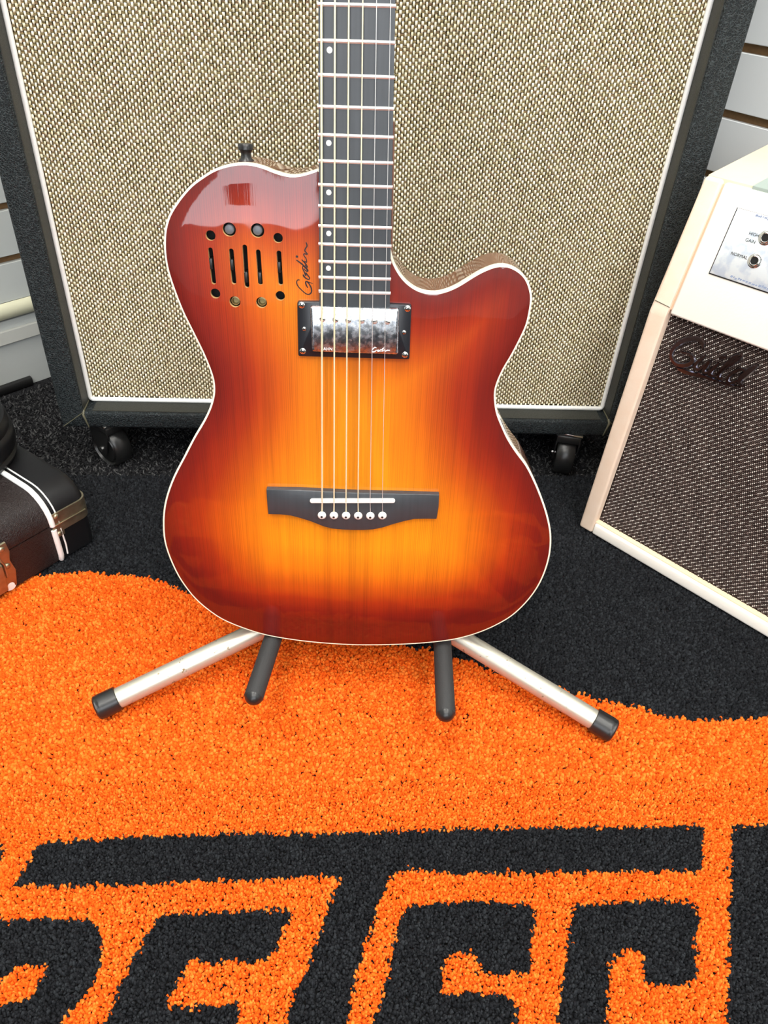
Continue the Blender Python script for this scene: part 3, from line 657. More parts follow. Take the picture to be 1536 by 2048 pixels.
# grey plate on the top
T_o = A0 + ab_ * 0.066 + np.array([0, 0, 0.4455]); T_y = unit(ab_ * (AD - 0.066) + np.array([0, 0, 0.015])); T_n = np.cross(ad_, T_y)
p = on_plane(1504, 373, T_o, T_n); gx = float((p - A0) @ ad_); gy = float((p - A0) @ ab_)
p2 = on_plane(1536, 353, T_o, T_n); gx2 = float((p2 - A0) @ ad_)
tp = top_quad('top_control_plate', gx, AW - TS - 0.02, max(gy, 0.068), AD - 0.035, 0.0022, 0.006, grey_plate, 0.0006)
kp = on_plane(1540, 368, T_o, T_n); kx = float((kp - A0) @ ad_); ky = float((kp - A0) @ ab_)
lathe('control_knob', [(0.006, 0), (0.006, 0.006), (0.004, 0.010), (0.0, 0.0105)], white_plastic, tp, 20, (kx + 0.008, ky + 0.004, 0.4475), (0, 0, 1), closed=False)
# script badge on the grille
G_z = unit(ab_ * 0.0287 + np.array([0, 0, 0.305])); G_n = np.cross(ad_, G_z); G_n = G_n if G_n @ (CAM - A0) > 0 else -G_n
G_o = A0 + ab_ * 0.011 + G_n * 0.004
def gu(x, y):
    p = on_plane(1300 + x / 6.508, 640 + y / 6.508, G_o, G_n); return ((p - G_o) @ ad_, (p - G_o) @ G_z)
def gs(pts, ws, closed=False): return stroke('s', [gu(*p) for p in pts], [w_ * 0.000125 for w_ in ws], 0.0, 0.0018, None, None, 8, 0.62, closed)
m = Mt('badge_metal', (0.26, 0.26, 0.30, 1), 0.17, 1.0); badge_m = m.m
bd = [gs([(690, 375), (690, 310), (640, 255), (550, 245), (440, 270), (340, 335), (285, 420), (285, 500), (350, 575), (450, 592), (540, 560), (560, 500), (510, 440), (400, 415)], [18, 44, 48, 50, 56, 54, 46, 40, 44, 52, 56, 46, 36, 14]),
      gs([(735, 455), (680, 500), (610, 560), (590, 620), (640, 640), (710, 590), (790, 530), (800, 520)], [20, 40, 44, 40, 36, 34, 34, 20]),
      gs([(800, 520), (740, 600), (700, 660), (730, 685), (780, 660)], [30, 44, 42, 30, 20]),
      gs([(905, 560), (830, 630), (780, 690), (820, 725), (880, 705)], [30, 44, 46, 34, 18]),
      gs([(910, 505), (950, 480), (1000, 490)], [26, 44, 26]),
      gs([(870, 720), (960, 640), (1080, 560), (1180, 480), (1160, 465), (1080, 500), (980, 600), (900, 700), (905, 760), (960, 750)], [18, 30, 42, 44, 40, 46, 50, 48, 34, 18]),
      gs([(1240, 660), (1190, 640), (1090, 680), (1020, 750), (1020, 810), (1080, 815), (1150, 780)], [30, 34, 40, 40, 40, 34, 24]),
      gs([(1410, 580), (1300, 660), (1200, 740), (1165, 800), (1200, 850), (1240, 860)], [30, 66, 70, 44, 34, 14]),
      gs([(345, 612), (470, 678), (700, 735), (900, 800), (1060, 848), (1240, 872)], [6, 52, 40, 24, 16, 8])]
badge = join_parts('script_badge', bd, badge_m, None, 30); badge.parent = amp; badge.matrix_local = ampinv @ frame(G_o, ad_, G_z, G_n)

# ------------------------------------------------------------------ hardshell case lying on the left
K0 = on_z(193, 1078, RUGTOP); va = np.array([0.5522, 0.8337, 0]); va = unit(va); vb = np.array([-va[1], va[0], 0])
case = empty('instrument_case', mw=frame(K0, va, vb, (0, 0, 1)))    # x along the near face towards the end corner, y to the far side
tag(case, 'black and brown hardshell instrument case with white piping and brass hardware', 'case')
SEAM = 0.055; HC = 0.094; WC = 0.26; LCs = 0.62
def shell(name, x0, x1, z0, z1, mat, rt=0.0, rb=0.0, grow=0.0):
    bm = box_bm(x0, x1, -grow, WC + grow, z0, z1)
    def lvl(e, zz): return all(abs(v.co.z - zz) < 1e-6 for v in e.verts)
    vert = [e for e in bm.edges if abs(e.verts[0].co.z - e.verts[1].co.z) > 1e-6 and all(abs(v.co.x - 0.0) < 1e-4 for v in e.verts)]
    if rt:
        bmesh.ops.bevel(bm, geom=[e for e in bm.edges if lvl(e, z1) and abs(e.verts[0].co.x - e.verts[1].co.x) > 1e-4], offset=rt, segments=8, affect='EDGES', profile=0.5)
        if x1 > -0.001:
            bmesh.ops.bevel(bm, geom=[e for e in bm.edges if all(abs(v.co.x - x1) < 1e-6 for v in e.verts) and not lvl(e, z0)], offset=0.010, segments=4, affect='EDGES', profile=0.5)
    elif vert: bmesh.ops.bevel(bm, geom=vert, offset=0.012, segments=4, affect='EDGES', profile=0.5)
    me = bm_mesh(bm); autosmooth(me, 50); return new(name, me, case, mat)
XP = -0.050
shell('lid', -LCs, XP, SEAM + 0.0006, HC, leather_brown, 0.036)
shell('lower_shell', -LCs, XP, 0.002, SEAM - 0.0006, leather_brown)
shell('lid_end_band', XP + 0.0005, 0.0, SEAM + 0.0006, HC + 0.001, shell_black, 0.036, grow=0.001)
shell('lower_end_band', XP + 0.0005, 0.0, 0.002, SEAM - 0.0006, shell_black, grow=0.001)
def over(x, g_, z0=SEAM, z1=HC, r=0.036, y1=WC):
    P = [(x, -g_, z0)]
    for k in range(7):
        a = math.radians(90 * k / 6); P.append((x, r - (r + g_) * math.cos(a), z1 - r + (r + g_) * math.sin(a)))
    P.append((x, y1 - r, z1 + g_)); return P
tube('lid_piping', over(XP - 0.001, 0.0012), 0.0034, piping, case, 8, upv=(1, 0, 0))
tube('base_piping', [(XP - 0.001, 0.010, 0.0022), (XP - 0.001, -0.0005, 0.0035), (XP - 0.001, -0.0018, 0.010), (XP - 0.001, -0.0012, SEAM - 0.006)], 0.0036, piping, case, 8, upv=(1, 0, 0))
tube('stitching', over(XP + 0.0075, 0.0013), 0.0010, piping, case, 6, upv=(1, 0, 0))
tube('stitching', [(XP + 0.0075, -0.0016, 0.006), (XP + 0.0085, -0.0016, 0.02), (XP + 0.0075, -0.0016, SEAM - 0.008)], 0.0010, piping, case, 6, upv=(1, 0, 0))
def strip_around(name, z0, z1, mat, x_start, off=0.0022):
    """metal edging along the near face and round the end corner"""
    P = [(x_start, -off)] + [(-0.012 + (0.012 + off) * math.sin(math.radians(a)), 0.012 - (0.012 + off) * math.cos(math.radians(a))) for a in range(0, 91, 15)] + [(off, 0.10)]
    vs = []; fs = []
    for (x, y) in P:
        vs += [(x, y, z0), (x, y, z1)]
    n0 = len(vs)
    Q = [(x_start, 0.0)] + [(-0.012 + 0.012 * math.sin(math.radians(a)), 0.012 - 0.012 * math.cos(math.radians(a))) for a in range(0, 91, 15)] + [(0.0, 0.10)]
    for (x, y) in Q: vs += [(x, y, z0), (x, y, z1)]
    n = len(P)
    for k in range(n - 1):
        a = 2 * k; fs += [(a, a + 2, a + 3, a + 1), (n0 + a, n0 + a + 1, n0 + a + 3, n0 + a + 2), (a, n0 + a, n0 + a + 2, a + 2), (a + 1, a + 3, n0 + a + 3, n0 + a + 1)]
    fs += [(0, 1, n0 + 1, n0), (2 * n - 2, n0 + 2 * n - 2, n0 + 2 * n - 1, 2 * n - 1)]
    return join_parts(name, [(vs, fs)], mat, case, 30)
e1 = strip_around('lid_edging', SEAM + 0.0008, SEAM + 0.0150, brass, XP + 0.001)
e2 = strip_around('base_edging', SEAM - 0.0125, SEAM - 0.0008, brass, XP - 0.002)
box('edging_lip', XP - 0.002, -0.006, -0.0036, -0.001, SEAM - 0.0022, SEAM + 0.0002, brass, e2, 0.0004)
def rivet(x, z, par, r=0.0036): lathe('rivet', [(r, 0), (r, 0.0006), (r * 0.8, 0.0016), (r * 0.4, 0.0022), (0, 0.0024)], brass, par, 16, (x, -0.0022, z), (0, -1, 0), closed=False)
rivet(XP + 0.006, SEAM + 0.0108, e1); rivet(XP + 0.004, SEAM - 0.0145, e2)
box('edging_tab', XP - 0.002, XP + 0.0115, -0.0024, 0.0, SEAM - 0.0195, SEAM - 0.010, brass, e2, 0.001)
# latch
LX = -0.133
lt = prism('latch', [(-0.026, -0.049), (0.021, -0.049), (0.0255, -0.028), (0.0225, -0.012), (0.0255, 0.0), (0.024, 0.014), (-0.026, 0.014)], 0.0, 0.0028, brass, None, 0.0008)
lt.parent = case; lt.matrix_local = frame((LX, 0.0005, SEAM), (1, 0, 0), (0, 0, 1), (0, -1, 0))
prism('hasp', [(-0.022, -0.046), (0.008, -0.046), (0.010, -0.024), (0.010, -0.008), (-0.022, -0.008)], 0.0028, 0.0085, brass, lt, 0.0018)
tube('latch_bail', [(0.0125, -0.030, 0.0048), (0.0135, -0.012, 0.0055), (0.010, 0.000, 0.0058), (0.0, 0.002, 0.0058), (-0.02, 0.002, 0.0058)], 0.0013, brass, lt, 8)
for (x, y) in ((0.0172, 0.008), (0.0172, -0.017)):
    lathe('rivet', [(0.0036, 0.0028), (0.0036, 0.0034), (0.003, 0.0046), (0.0014, 0.0052), (0, 0.0053)], brass, lt, 16, (x, y, 0), (0, 0, 1), closed=False)
lathe('foot_stud', [(0.0085, 0), (0.0085, 0.003), (0.0065, 0.006), (0.0, 0.007)], white_plastic, case, 20, (LX + 0.014, 0.004, 0.0088), (0, -1, 0), closed=False)

# round black object resting on the case
rc = on_z(-128, 870, HC + 0.05)
rd = empty('round_case', (rc[0], rc[1], RUGTOP + HC + 0.0012)); tag(rd, 'round black object with a stepped rim, on the case at the left picture edge', 'container')
lathe('shell', [(0.0, 0.0), (0.074, 0.0), (0.080, 0.003), (0.082, 0.008), (0.079, 0.012), (0.081, 0.014), (0.0835, 0.020), (0.0838, 0.032), (0.083, 0.038), (0.0805, 0.040), (0.0805, 0.050), (0.078, 0.055), (0.074, 0.056)], shell_black, rd, 64, closed=False)
lathe('rim_band', [(0.0735, 0.054), (0.0745, 0.058), (0.0715, 0.061), (0.066, 0.0605), (0.064, 0.056)], Mt('grey_rim', (0.30, 0.31, 0.28, 1), 0.4).m, rd, 64, closed=False)
lathe('top_skin', [(0.0, 0.0565), (0.066, 0.0565), (0.066, 0.050)], black_rubber, rd, 48, closed=False)

# ------------------------------------------------------------------ guitar
S0 = CAM + 0.667 * ray(704, 1002); dg_ = unit(ray(680, 3563)); gx_ = unit(M @ np.array([1, .03, .0079])); gx_ = unit(gx_ - (gx_ @ dg_) * dg_); gy_ = -dg_; gz_ = np.cross(gx_, gy_)
if gz_ @ (CAM - S0) < 0: gz_ = -gz_
TOPZ = -0.008                      # the soundboard lies 8 mm below the plane of frets and saddle
G_root = S0 + gz_ * TOPZ
guitar = empty('electro_acoustic_guitar', mw=frame(G_root, gx_, gy_, gz_))
tag(guitar, 'single cutaway thinline acoustic electric guitar in amber to cherry sunburst, on a stand', 'guitar')
def GP(px, py, z=0.0):
    p = on_plane(px, py, G_root + gz_ * z, gz_); return (float((p - G_root) @ gx_), float((p - G_root) @ gy_))
OUT = [(636,338),(612,346),(592,350),(573,349),(550,342.5),(529,334),(508,328),(490,326),(469,327),(446,332),(425,340),(404,353),(383,368.5),(365,388),(349.5,409),(336.5,432),(329,458),(327,484),(328,510),(332.5,536.5),(340,562.5),(352,596),(365,627.6),(378,653.6),(391,679.7),(403,704),(413,727),(421,748),(425.6,768),(425.6,790),(419,815),(406,843),(387.5,874),(369,910),(347,952.5),(333,990),(326.5,1021),(325,1052.5),(328,1084),(337.5,1115),(353,1149),(369,1174),(387.5,1197),(412,1219),(443,1240),(480,1256),(518,1268.5),(551,1276),(600,1283.5),(650,1288.5),(700,1291.5),(750,1292),(810,1290.5),(860,1287),(904,1281.5),(940,1273),(970,1262.5),(997,1250),(1025,1233),(1052,1208),(1075,1178),(1091,1145),(1101,1108),(1103,1072),(1098,1040),(1088,1006),(1073,968),(1055,932),(1035,905),(1018,878.5),(1006,852.6),(996.7,829),(992.7,808),(992,785),(996.7,766),(1008.4,740),(1025,712),(1041,681.6),(1055,651),(1062,620.6),(1064.7,597),(1062,578.4),(1055,559.7),(1043.6,545.6),(1027,535),(1011,530.4),(994,531),(978,535.8),(959,544.5),(938,557),(919,569),(900.6,578),(882,584),(865.5,585.5),(846.7,583),(830,576),(814,564),(802,550),(793,535),(786,519),(782,500)]
O2 = np.array([GP(*p) for p in OUT]); O2 = catmull(np.vstack([O2]), 3, closed=False)
O2 = np.vstack([O2, [GP(772, 440), GP(700, 380), GP(655, 352)]]); O2 = resample(O2, 0.0035)
if 0.5 * np.sum(O2[:, 0] * np.roll(O2[:, 1], -1) - np.roll(O2[:, 0], -1) * O2[:, 1]) < 0: O2 = O2[::-1]
def circle(c, r, n=24): return np.array([(c[0] + r * math.cos(2 * math.pi * k / n), c[1] + r * math.sin(2 * math.pi * k / n)) for k in range(n)])
def capsule(a, b, r, n=8):
    a = np.array(a); b = np.array(b); d = (b - a) / np.linalg.norm(b - a); nn = np.array([-d[1], d[0]]); P = []
    for k in range(n + 1): t = math.pi * k / n; P.append(b + r * (nn * math.cos(t) + d * math.sin(t)))
    for k in range(n + 1): t = math.pi * k / n; P.append(a + r * (-nn * math.cos(t) - d * math.sin(t)))
    return np.array(P)
HR = [((421, 471), .0037), ((556, 476), .0036), ((458.3, 459), .0050), ((514.8, 461), .0051), ((430.7, 587), .0038), ((560.4, 591.7), .0037), ((469.8, 603.6), .0043), ((523, 605), .0043)]
SL = [((420.8, 500), (427.5, 564)), ((462.5, 502), (467.8, 564)), ((489.3, 494), (494, 571)), ((516.3, 504), (520.8, 565)), ((557.8, 506), (561.3, 566))]
holes = [circle(GP(*c), r) for c, r in HR] + [capsule(GP(*a), GP(*b), .0018) for a, b in SL]
BW = 0.0016
inner = offset_in(O2, BW)
def edge_z(d): return -0.0010 * np.clip(1 - d / 0.010, 0, 1) ** 2
# soundboard, triangulated around its control openings
xs = np.arange(-0.2, 0.2, 0.0045); ys = np.arange(-0.18, 0.30, 0.0045)
XX, YY = np.meshgrid(xs, ys); XX = XX + (np.arange(XX.shape[0]) % 2)[:, None] * 0.00225; GPT = np.column_stack([XX.ravel(), YY.ravel()])
def dist_to(P, Q):
    """distance of points Q to the closed polyline P"""
    A = P; B = np.roll(P, -1, 0); D = B - A; L = np.maximum((D ** 2).sum(1), 1e-12); best = np.full(len(Q), 1e9)
    for a, d, l in zip(A, D, L):
        t = np.clip(((Q - a) @ d) / l, 0, 1); best = np.minimum(best, np.hypot(*(Q - (a + t[:, None] * d)).T))
    return best
inside = in_poly(inner, GPT[:, 0], GPT[:, 1]) & (dist_to(inner, GPT) > 0.0016)
GPT = GPT[inside]
for hl in holes:
    GPT = GPT[~(in_poly(hl, GPT[:, 0], GPT[:, 1]) | (dist_to(hl, GPT) < 0.0012))]
ring2 = offset_in(O2, 0.005); ring2 = ring2[in_poly(inner, ring2[:, 0], ring2[:, 1])]
verts = [Vector(p) for p in inner]; edges = [(k, (k + 1) % len(inner)) for k in range(len(inner))]
for hl in holes:
    o_ = len(verts); verts += [Vector(p) for p in hl]; edges += [(o_ + k, o_ + (k + 1) % len(hl)) for k in range(len(hl))]
verts += [Vector(p) for p in GPT]
res = delaunay_2d_cdt(verts, edges, [], 0, 1e-6)
V2 = np.array([tuple(v) for v in res[0]]); T2 = np.array([f for f in res[2] if len(f) == 3])
cen = V2[T2].mean(1); keep = in_poly(inner, cen[:, 0], cen[:, 1])
for hl in holes: keep &= ~in_poly(hl, cen[:, 0], cen[:, 1])
T2 = T2[keep]; dd = dist_to(O2, V2)
tri = V2[T2]; ar = (tri[:, 1, 0] - tri[:, 0, 0]) * (tri[:, 2, 1] - tri[:, 0, 1]) - (tri[:, 2, 0] - tri[:, 0, 0]) * (tri[:, 1, 1] - tri[:, 0, 1])
T2[ar < 0] = T2[ar < 0][:, ::-1]
V3 = np.column_stack([V2, edge_z(dd)])
me = np_mesh('soundboard', V3, T2)
at = me.attributes.new('burst', 'FLOAT', 'POINT'); at.data.foreach_set('value', (dd / 0.12).astype(np.float32))
m = Mt('sunburst_spruce', (1, 0.3, 0.02, 1), 0.5, spec=0.25, coat=1.0, coat_rough=0.02); v = m.coord()
an = m.n('ShaderNodeAttribute'); an.attribute_name = 'burst'
nz1 = m.noise(v, 7, 2)
fac = m.math('ADD', an.outputs['Fac'], m.math('MULTIPLY', m.math('SUBTRACT', nz1, 0.5), 0.12))
# the spray leaves the tail end darker: shift along the body
sep = m.n('ShaderNodeSeparateXYZ'); m.l(v, sep.inputs[0])
yb = m.math('MULTIPLY', m.math('SUBTRACT', -0.025, sep.outputs['Y']), 2.0, True)
fac = m.math('SUBTRACT', fac, yb)
burst = m.ramp(fac, [(0.0, (0.13, 0.0035, 0.0005, 1)), (0.12, (0.21, 0.008, 0.0007, 1)), (0.28, (0.35, 0.026, 0.001, 1)), (0.45, (0.53, 0.080, 0.0012, 1)), (0.64, (0.74, 0.175, 0.002, 1)), (0.92, (0.87, 0.275, 0.004, 1))])
gv = m.coord((1, 0.012, 1)); gr_f = m.noise(gv, 620, 3, 0.7); gr_c = m.noise(gv, 60, 2)
fine = m.ramp(gr_f, [(0.34, g(0.80)), (0.56, g(1.0))]); broad = m.ramp(gr_c, [(0.35, g(0.90)), (0.65, g(1.06))])
c = m.mix(1.0, burst, fine, 'MULTIPLY'); c = m.mix(1.0, c, broad, 'MULTIPLY')
wv = m.n('ShaderNodeTexWave', wave_type='BANDS', bands_direction='X'); wv.inputs['Scale'].default_value = 190; wv.inputs['Distortion'].default_value = 1.2; wv.inputs['Detail'].default_value = 2
m.l(m.coord((1, 0.03, 1)), wv.inputs['Vector'])
lines = m.ramp(wv.outputs['Fac'], [(0.0, g(0.78)), (0.35, g(1.0))])
c = m.mix(m.ramp(m.noise(m.coord((1, 0.05, 1)), 22, 2), [(0.42, g(0.15)), (0.62, g(0.95))]), c, m.mix(1.0, c, lines, 'MULTIPLY'))
for (px_, wd_, dk_) in ((657, 0.0022, 0.80), (707, 0.0030, 0.80), (738, 0.0020, 0.84)):  # heartwood streaks, with the strings' shadows painted into the same dark bands
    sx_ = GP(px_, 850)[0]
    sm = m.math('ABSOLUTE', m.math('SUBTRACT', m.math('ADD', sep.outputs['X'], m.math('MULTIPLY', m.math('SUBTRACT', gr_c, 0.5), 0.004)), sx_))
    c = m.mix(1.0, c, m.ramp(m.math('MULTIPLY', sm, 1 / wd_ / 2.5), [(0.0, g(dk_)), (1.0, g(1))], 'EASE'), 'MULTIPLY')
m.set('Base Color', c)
bn = m.bump(gr_f, 0.02, 0.0005, m.bump(m.noise(v, 14, 2), 0.16, 0.004)); m.b.inputs['Coat Normal'].default_value = (0, 0, 0); m.l(bn, m.b.inputs['Coat Normal'])
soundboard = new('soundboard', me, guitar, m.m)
# rims of the control openings, showing the pale core of the board
rim_m = Mt('cut_wood', (0.62, 0.38, 0.16, 1), 0.5).m
parts = []
for hl in holes:
    n = len(hl); z = float(edge_z(dist_to(O2, hl[:1]))[0])
    parts.append(([(p[0], p[1], z) for p in hl] + [(p[0], p[1], z - 0.0035) for p in hl], [(k, (k + 1) % n, n + (k + 1) % n, n + k) for k in range(n)]))
join_parts('opening_edges', parts, rim_m, soundboard)
cc = GP(490, 530)
box('preamp_plate', cc[0] - 0.034, cc[0] + 0.036, cc[1] - 0.035, cc[1] + 0.035, -0.014, -0.010, hole_black, guitar)
kn_m = Mt('grey_knob', (0.13, 0.14, 0.16, 1), 0.45).m
for c_ in ((458.3, 459), (514.8, 461)):
    q = GP(*c_); lathe('trim_knob', [(0.0036, -0.010), (0.0036, -0.0022), (0.003, -0.0016), (0, -0.0015)], kn_m, guitar, 24, (q[0] - .0003, q[1] - .0003, 0), closed=False)
gk = Mt('brass_grommet', (0.28, 0.22, 0.10, 1), 0.4, 0.7).m
for c_ in ((469.8, 603.6), (523, 605)):
    q = GP(*c_); lathe('trim_socket', [(0.0034, -0.010), (0.0034, -0.003), (0.0026, -0.0028), (0.0022, -0.006), (0, -0.006)], gk, guitar, 20, (q[0], q[1], 0), closed=False)
for (x, y) in ((421.5, 528), (463.5, 530), (492, 555), (519.5, 556), (558, 535)):
    q = GP(x, y); b = box('slider_tab', q[0] - 0.0012, q[0] + 0.0012, q[1] - 0.0040, q[1] + 0.0040, -0.010, -0.0002, black_plastic, guitar, 0.0004)
# binding
def ringband(A, zA, B, zB):
    n = len(A); return ([(p[0], p[1], z) for p, z in zip(A, zA)] + [(p[0], p[1], z) for p, z in zip(B, zB)], [(k, (k + 1) % n, n + (k + 1) % n, n + k) for k in range(n)])
n = len(O2); zi = edge_z(np.full(n, BW)); ze = np.full(n, float(edge_z(np.array([0.0]))[0]))
mid = offset_in(O2, 0.0004)
join_parts('binding', [ringband(inner, zi, mid, ze + 0.0002), ringband(mid, ze + 0.0002, O2, ze - 0.0003), ringband(O2, ze - 0.0003, O2, ze - 0.0062)], Mt('ivory_binding', (0.90, 0.84, 0.66, 1), 0.3, coat=0.6).m, guitar, 60)
BD = -0.050
o1 = offset_in(O2, 0.0003); o3 = offset_in(O2, 0.001); o4 = offset_in(O2, 0.005)
m = Mt('mahogany_sides', (0.15, 0.045, 0.018, 1), 0.4, coat=1.0, coat_rough=0.03); v = m.coord((1, 1, 0.05)); m.set('Base Color', m.mix(m.noise(v, 120, 4), (0.20, 0.07, 0.03, 1), (0.10, 0.03, 0.012, 1))); mahog = m.m
sd, sf = ringband(o1, ze - 0.006, o1, np.full(n, BD + 0.003)); a2 = ringband(o1, np.full(n, BD + 0.003), o3, np.full(n, BD + 0.0008)); a3 = ringband(o3, np.full(n, BD + 0.0008), o4, np.full(n, BD))
join_parts('body_side', [(sd, sf), a2, a3, ([(p[0], p[1], BD) for p in o4], [tuple(range(n))])], mahog, guitar, 50)
# script on the top
def gc(x, y): return GP(590 + x / 13.66, 460 + y / 13.66, 0.0)
def gstroke(pts, wd): return stroke('s', [gc(*p) for p in pts], [w_ * 0.0000335 for w_ in wd], -0.00005, 0.00012, None, None, 6, 0.95)
sig = [gstroke([(130, 1368), (75, 1365), (45, 1430), (80, 1530), (180, 1640), (300, 1740), (390, 1755), (450, 1690), (440, 1580), (390, 1480), (330, 1410), (290, 1430), (310, 1510), (350, 1580)], [24, 24, 28, 26, 24, 24, 28, 34, 34, 30, 34, 34, 32, 24]),
       gstroke([(330, 1410), (400, 1435), (490, 1462)], [26, 20, 12]),
       gstroke([(225, 1215), (245, 1265), (300, 1320), (370, 1350), (400, 1310), (350, 1240), (290, 1160)], [36, 40, 30, 26, 26, 30, 30]),
       gstroke([(300, 1250), (240, 1120), (205, 1030), (230, 990), (290, 1020), (350, 1090), (345, 1130), (290, 1110), (240, 1050)], [40, 28, 26, 24, 24, 26, 26, 24, 20]),
       gstroke([(345, 1110), (240, 980), (150, 900), (35, 820)], [26, 34, 36, 24]),
       gstroke([(180, 808), (260, 890), (330, 980), (335, 1020), (270, 960)], [24, 28, 24, 24, 22]),
       gstroke([(300, 960), (260, 860), (320, 880), (300, 780), (240, 690), (250, 650), (340, 660), (270, 570), (290, 500), (330, 430), (300, 335)], [20, 24, 26, 24, 24, 26, 26, 30, 30, 32, 26]),
       gstroke([(22, 715), (50, 725), (88, 735)], [30, 56, 30])]
join_parts('signature_script', sig, ink, soundboard)
# neck, heel and fretboard
FBZ = 0.0078
ebony = Mt('ebony', (0.030, 0.032, 0.036, 1), 0.36); v = ebony.coord((1, 0.05, 1))
ebony.set('Base Color', ebony.mix(ebony.noise(v, 300, 3), (0.028, 0.032, 0.037, 1), (0.055, 0.061, 0.069, 1))); ebony = ebony.m
tl = np.array(GP(636.5, 100, FBZ)); bl2 = np.array(GP(638.5, 610, FBZ)); tr_ = np.array(GP(789, 100, FBZ)); br2 = np.array(GP(779.5, 612, FBZ))
def edge_at(a, b, y): t = (y - a[1]) / (b[1] - a[1]); return float(a[0] + (b[0] - a[0]) * t)
NUT = 0.648
y0_, y1_ = min(bl2[1], br2[1]), NUT
xl = lambda y: edge_at(tl, bl2, y); xr = lambda y: edge_at(tr_, br2, y)
# keep a believable width towards the nut
NUTW = 0.043; xm = (xl(NUT) + xr(NUT)) / 2
YB = 0.37
XL = lambda y: xl(y) if y < YB else xl(YB) + (xm - NUTW / 2 - xl(YB)) * (y - YB) / (NUT - YB)
XR = lambda y: xr(y) if y < YB else xr(YB) + (xm + NUTW / 2 - xr(YB)) * (y - YB) / (NUT - YB)
def board(name, z0, z1, ya, yb, mat, inset=0.0, crown=0.0006, parent=guitar, cols=8):
    ysn = np.linspace(ya, yb, 10); vs = []; fs = []
    for y in ysn:
        for k in range(cols + 1):
            t = k / cols; x = XL(y) + inset + (XR(y) - XL(y) - 2 * inset) * t; vs.append((x, y, z1 - crown * (2 * t - 1) ** 2))
    w_ = cols + 1
    for j in range(9):
        for k in range(cols): a = j * w_ + k; fs.append((a, a + 1, a + 1 + w_, a + w_))
    base = len(vs)
    for y in ysn: vs += [(XL(y) + inset, y, z0), (XR(y) - inset, y, z0)]
    for j in range(9):
        a = base + 2 * j; fs += [(a, j * w_, (j + 1) * w_, a + 2), (a + 1, a + 3, (j + 1) * w_ + cols, j * w_ + cols), (a, a + 2, a + 3, a + 1)]
    fs += [tuple([base] + [base + 1] + [cols - k for k in range(w_)]), tuple([base + 18, base + 19] + [9 * w_ + cols - k for k in range(w_)])]
    return join_parts(name, [(vs, fs)], mat, parent, 35)
fb = board('fretboard', 0.0003, FBZ - 0.001, y0_ - 0.001, y1_, ebony)
# frets
FR = [(8.2, 11.5), (81, 85.5), (150, 155), (213.5, 218), (270, 275.5), (322.5, 327), (370, 375), (412.7, 417), (452.6, 456.8), (489, 493.5), (524, 527.5), (555.6, 559.5), (583.5, 588)]
fy_list = [(GP(640, a, FBZ)[1], GP(786, b, FBZ)[1]) for a, b in FR]
base_y = fy_list[0]
ratio = 2 ** (1 / 12); mid0 = (base_y[0] + base_y[1]) / 2; k_ = 1
while mid0 * ratio ** k_ < NUT - 0.012:
    dlt = mid0 * ratio ** k_ - mid0; fy_list.insert(0, (base_y[0] + dlt, base_y[1] + dlt)); k_ += 1
for (ya, yb) in fy_list:
    pts = []
    for k in range(7):
        t = k / 6; y = ya + (yb - ya) * t; x = XL(y) - 0.0004 + (XR(y) - XL(y) + 0.0008) * t; pts.append((x, y, FBZ - 0.0010 - 0.0006 * (2 * t - 1) ** 2))
    pts[0] = (pts[0][0], pts[0][1], pts[0][2] - 0.0003); pts[-1] = (pts[-1][0], pts[-1][1], pts[-1][2] - 0.0003)
    tube('fret', pts, 0.00125, fret_metal, fb, 8, flat=0.85, upv=(0, 0, 1))
for (x, y) in ((659, 100), (688.5, 101), (657.5, 286), (657.5, 385), (657.5, 467), (656.8, 536.5)):
    q = GP(x, y, FBZ - 0.001); lathe('position_dot', [(0.0019, -0.0005), (0.0019, 0.00025), (0.0, 0.0003)], white_plastic, fb, 20, (q[0], q[1], FBZ - 0.0014), closed=False)
# neck with rounded back
vs = []; fs = []; ysn = np.linspace(0.247, NUT, 16); sg = 13
for y in ysn:
    xa, xb = XL(y) + 0.0008, XR(y) - 0.0008; c_ = (xa + xb) / 2; hw = (xb - xa) / 2; dep = 0.0165
    for k in range(sg): a = math.pi * k / (sg - 1); vs.append((c_ - hw * math.cos(a), y, 0.0004 - dep * math.sin(a) ** 0.8))
for j in range(15):
    for k in range(sg - 1): a = j * sg + k; fs.append((a, a + 1, a + 1 + sg, a + sg))
    fs.append((j * sg + sg - 1, j * sg, (j + 1) * sg, (j + 1) * sg + sg - 1))
fs += [tuple(range(sg)), tuple(15 * sg + k for k in range(sg))]
join_parts('neck', [(vs, fs)], mahog, guitar, 50)
tube('neck_side', [(XR(0.21) + 0.0004, 0.205, -0.004), (XR(0.30) + 0.0002, 0.30, -0.0035)], [0.0012, 0.001], mahog, guitar, 8)
box('nut', xm - NUTW / 2, xm + NUTW / 2, NUT, NUT + 0.005, 0.0, FBZ + 0.0005, white_plastic, guitar, 0.0008)
HS = [(xm - 0.022, NUT + 0.004), (xm + 0.022, NUT + 0.004), (xm + 0.036, NUT + 0.04), (xm + 0.030, NUT + 0.16), (xm + 0.012, NUT + 0.175), (xm - 0.012, NUT + 0.175), (xm - 0.030, NUT + 0.16), (xm - 0.036, NUT + 0.04)]
hs = prism('headstock', HS, -0.014, 0.0, mahog, guitar, 0.001)
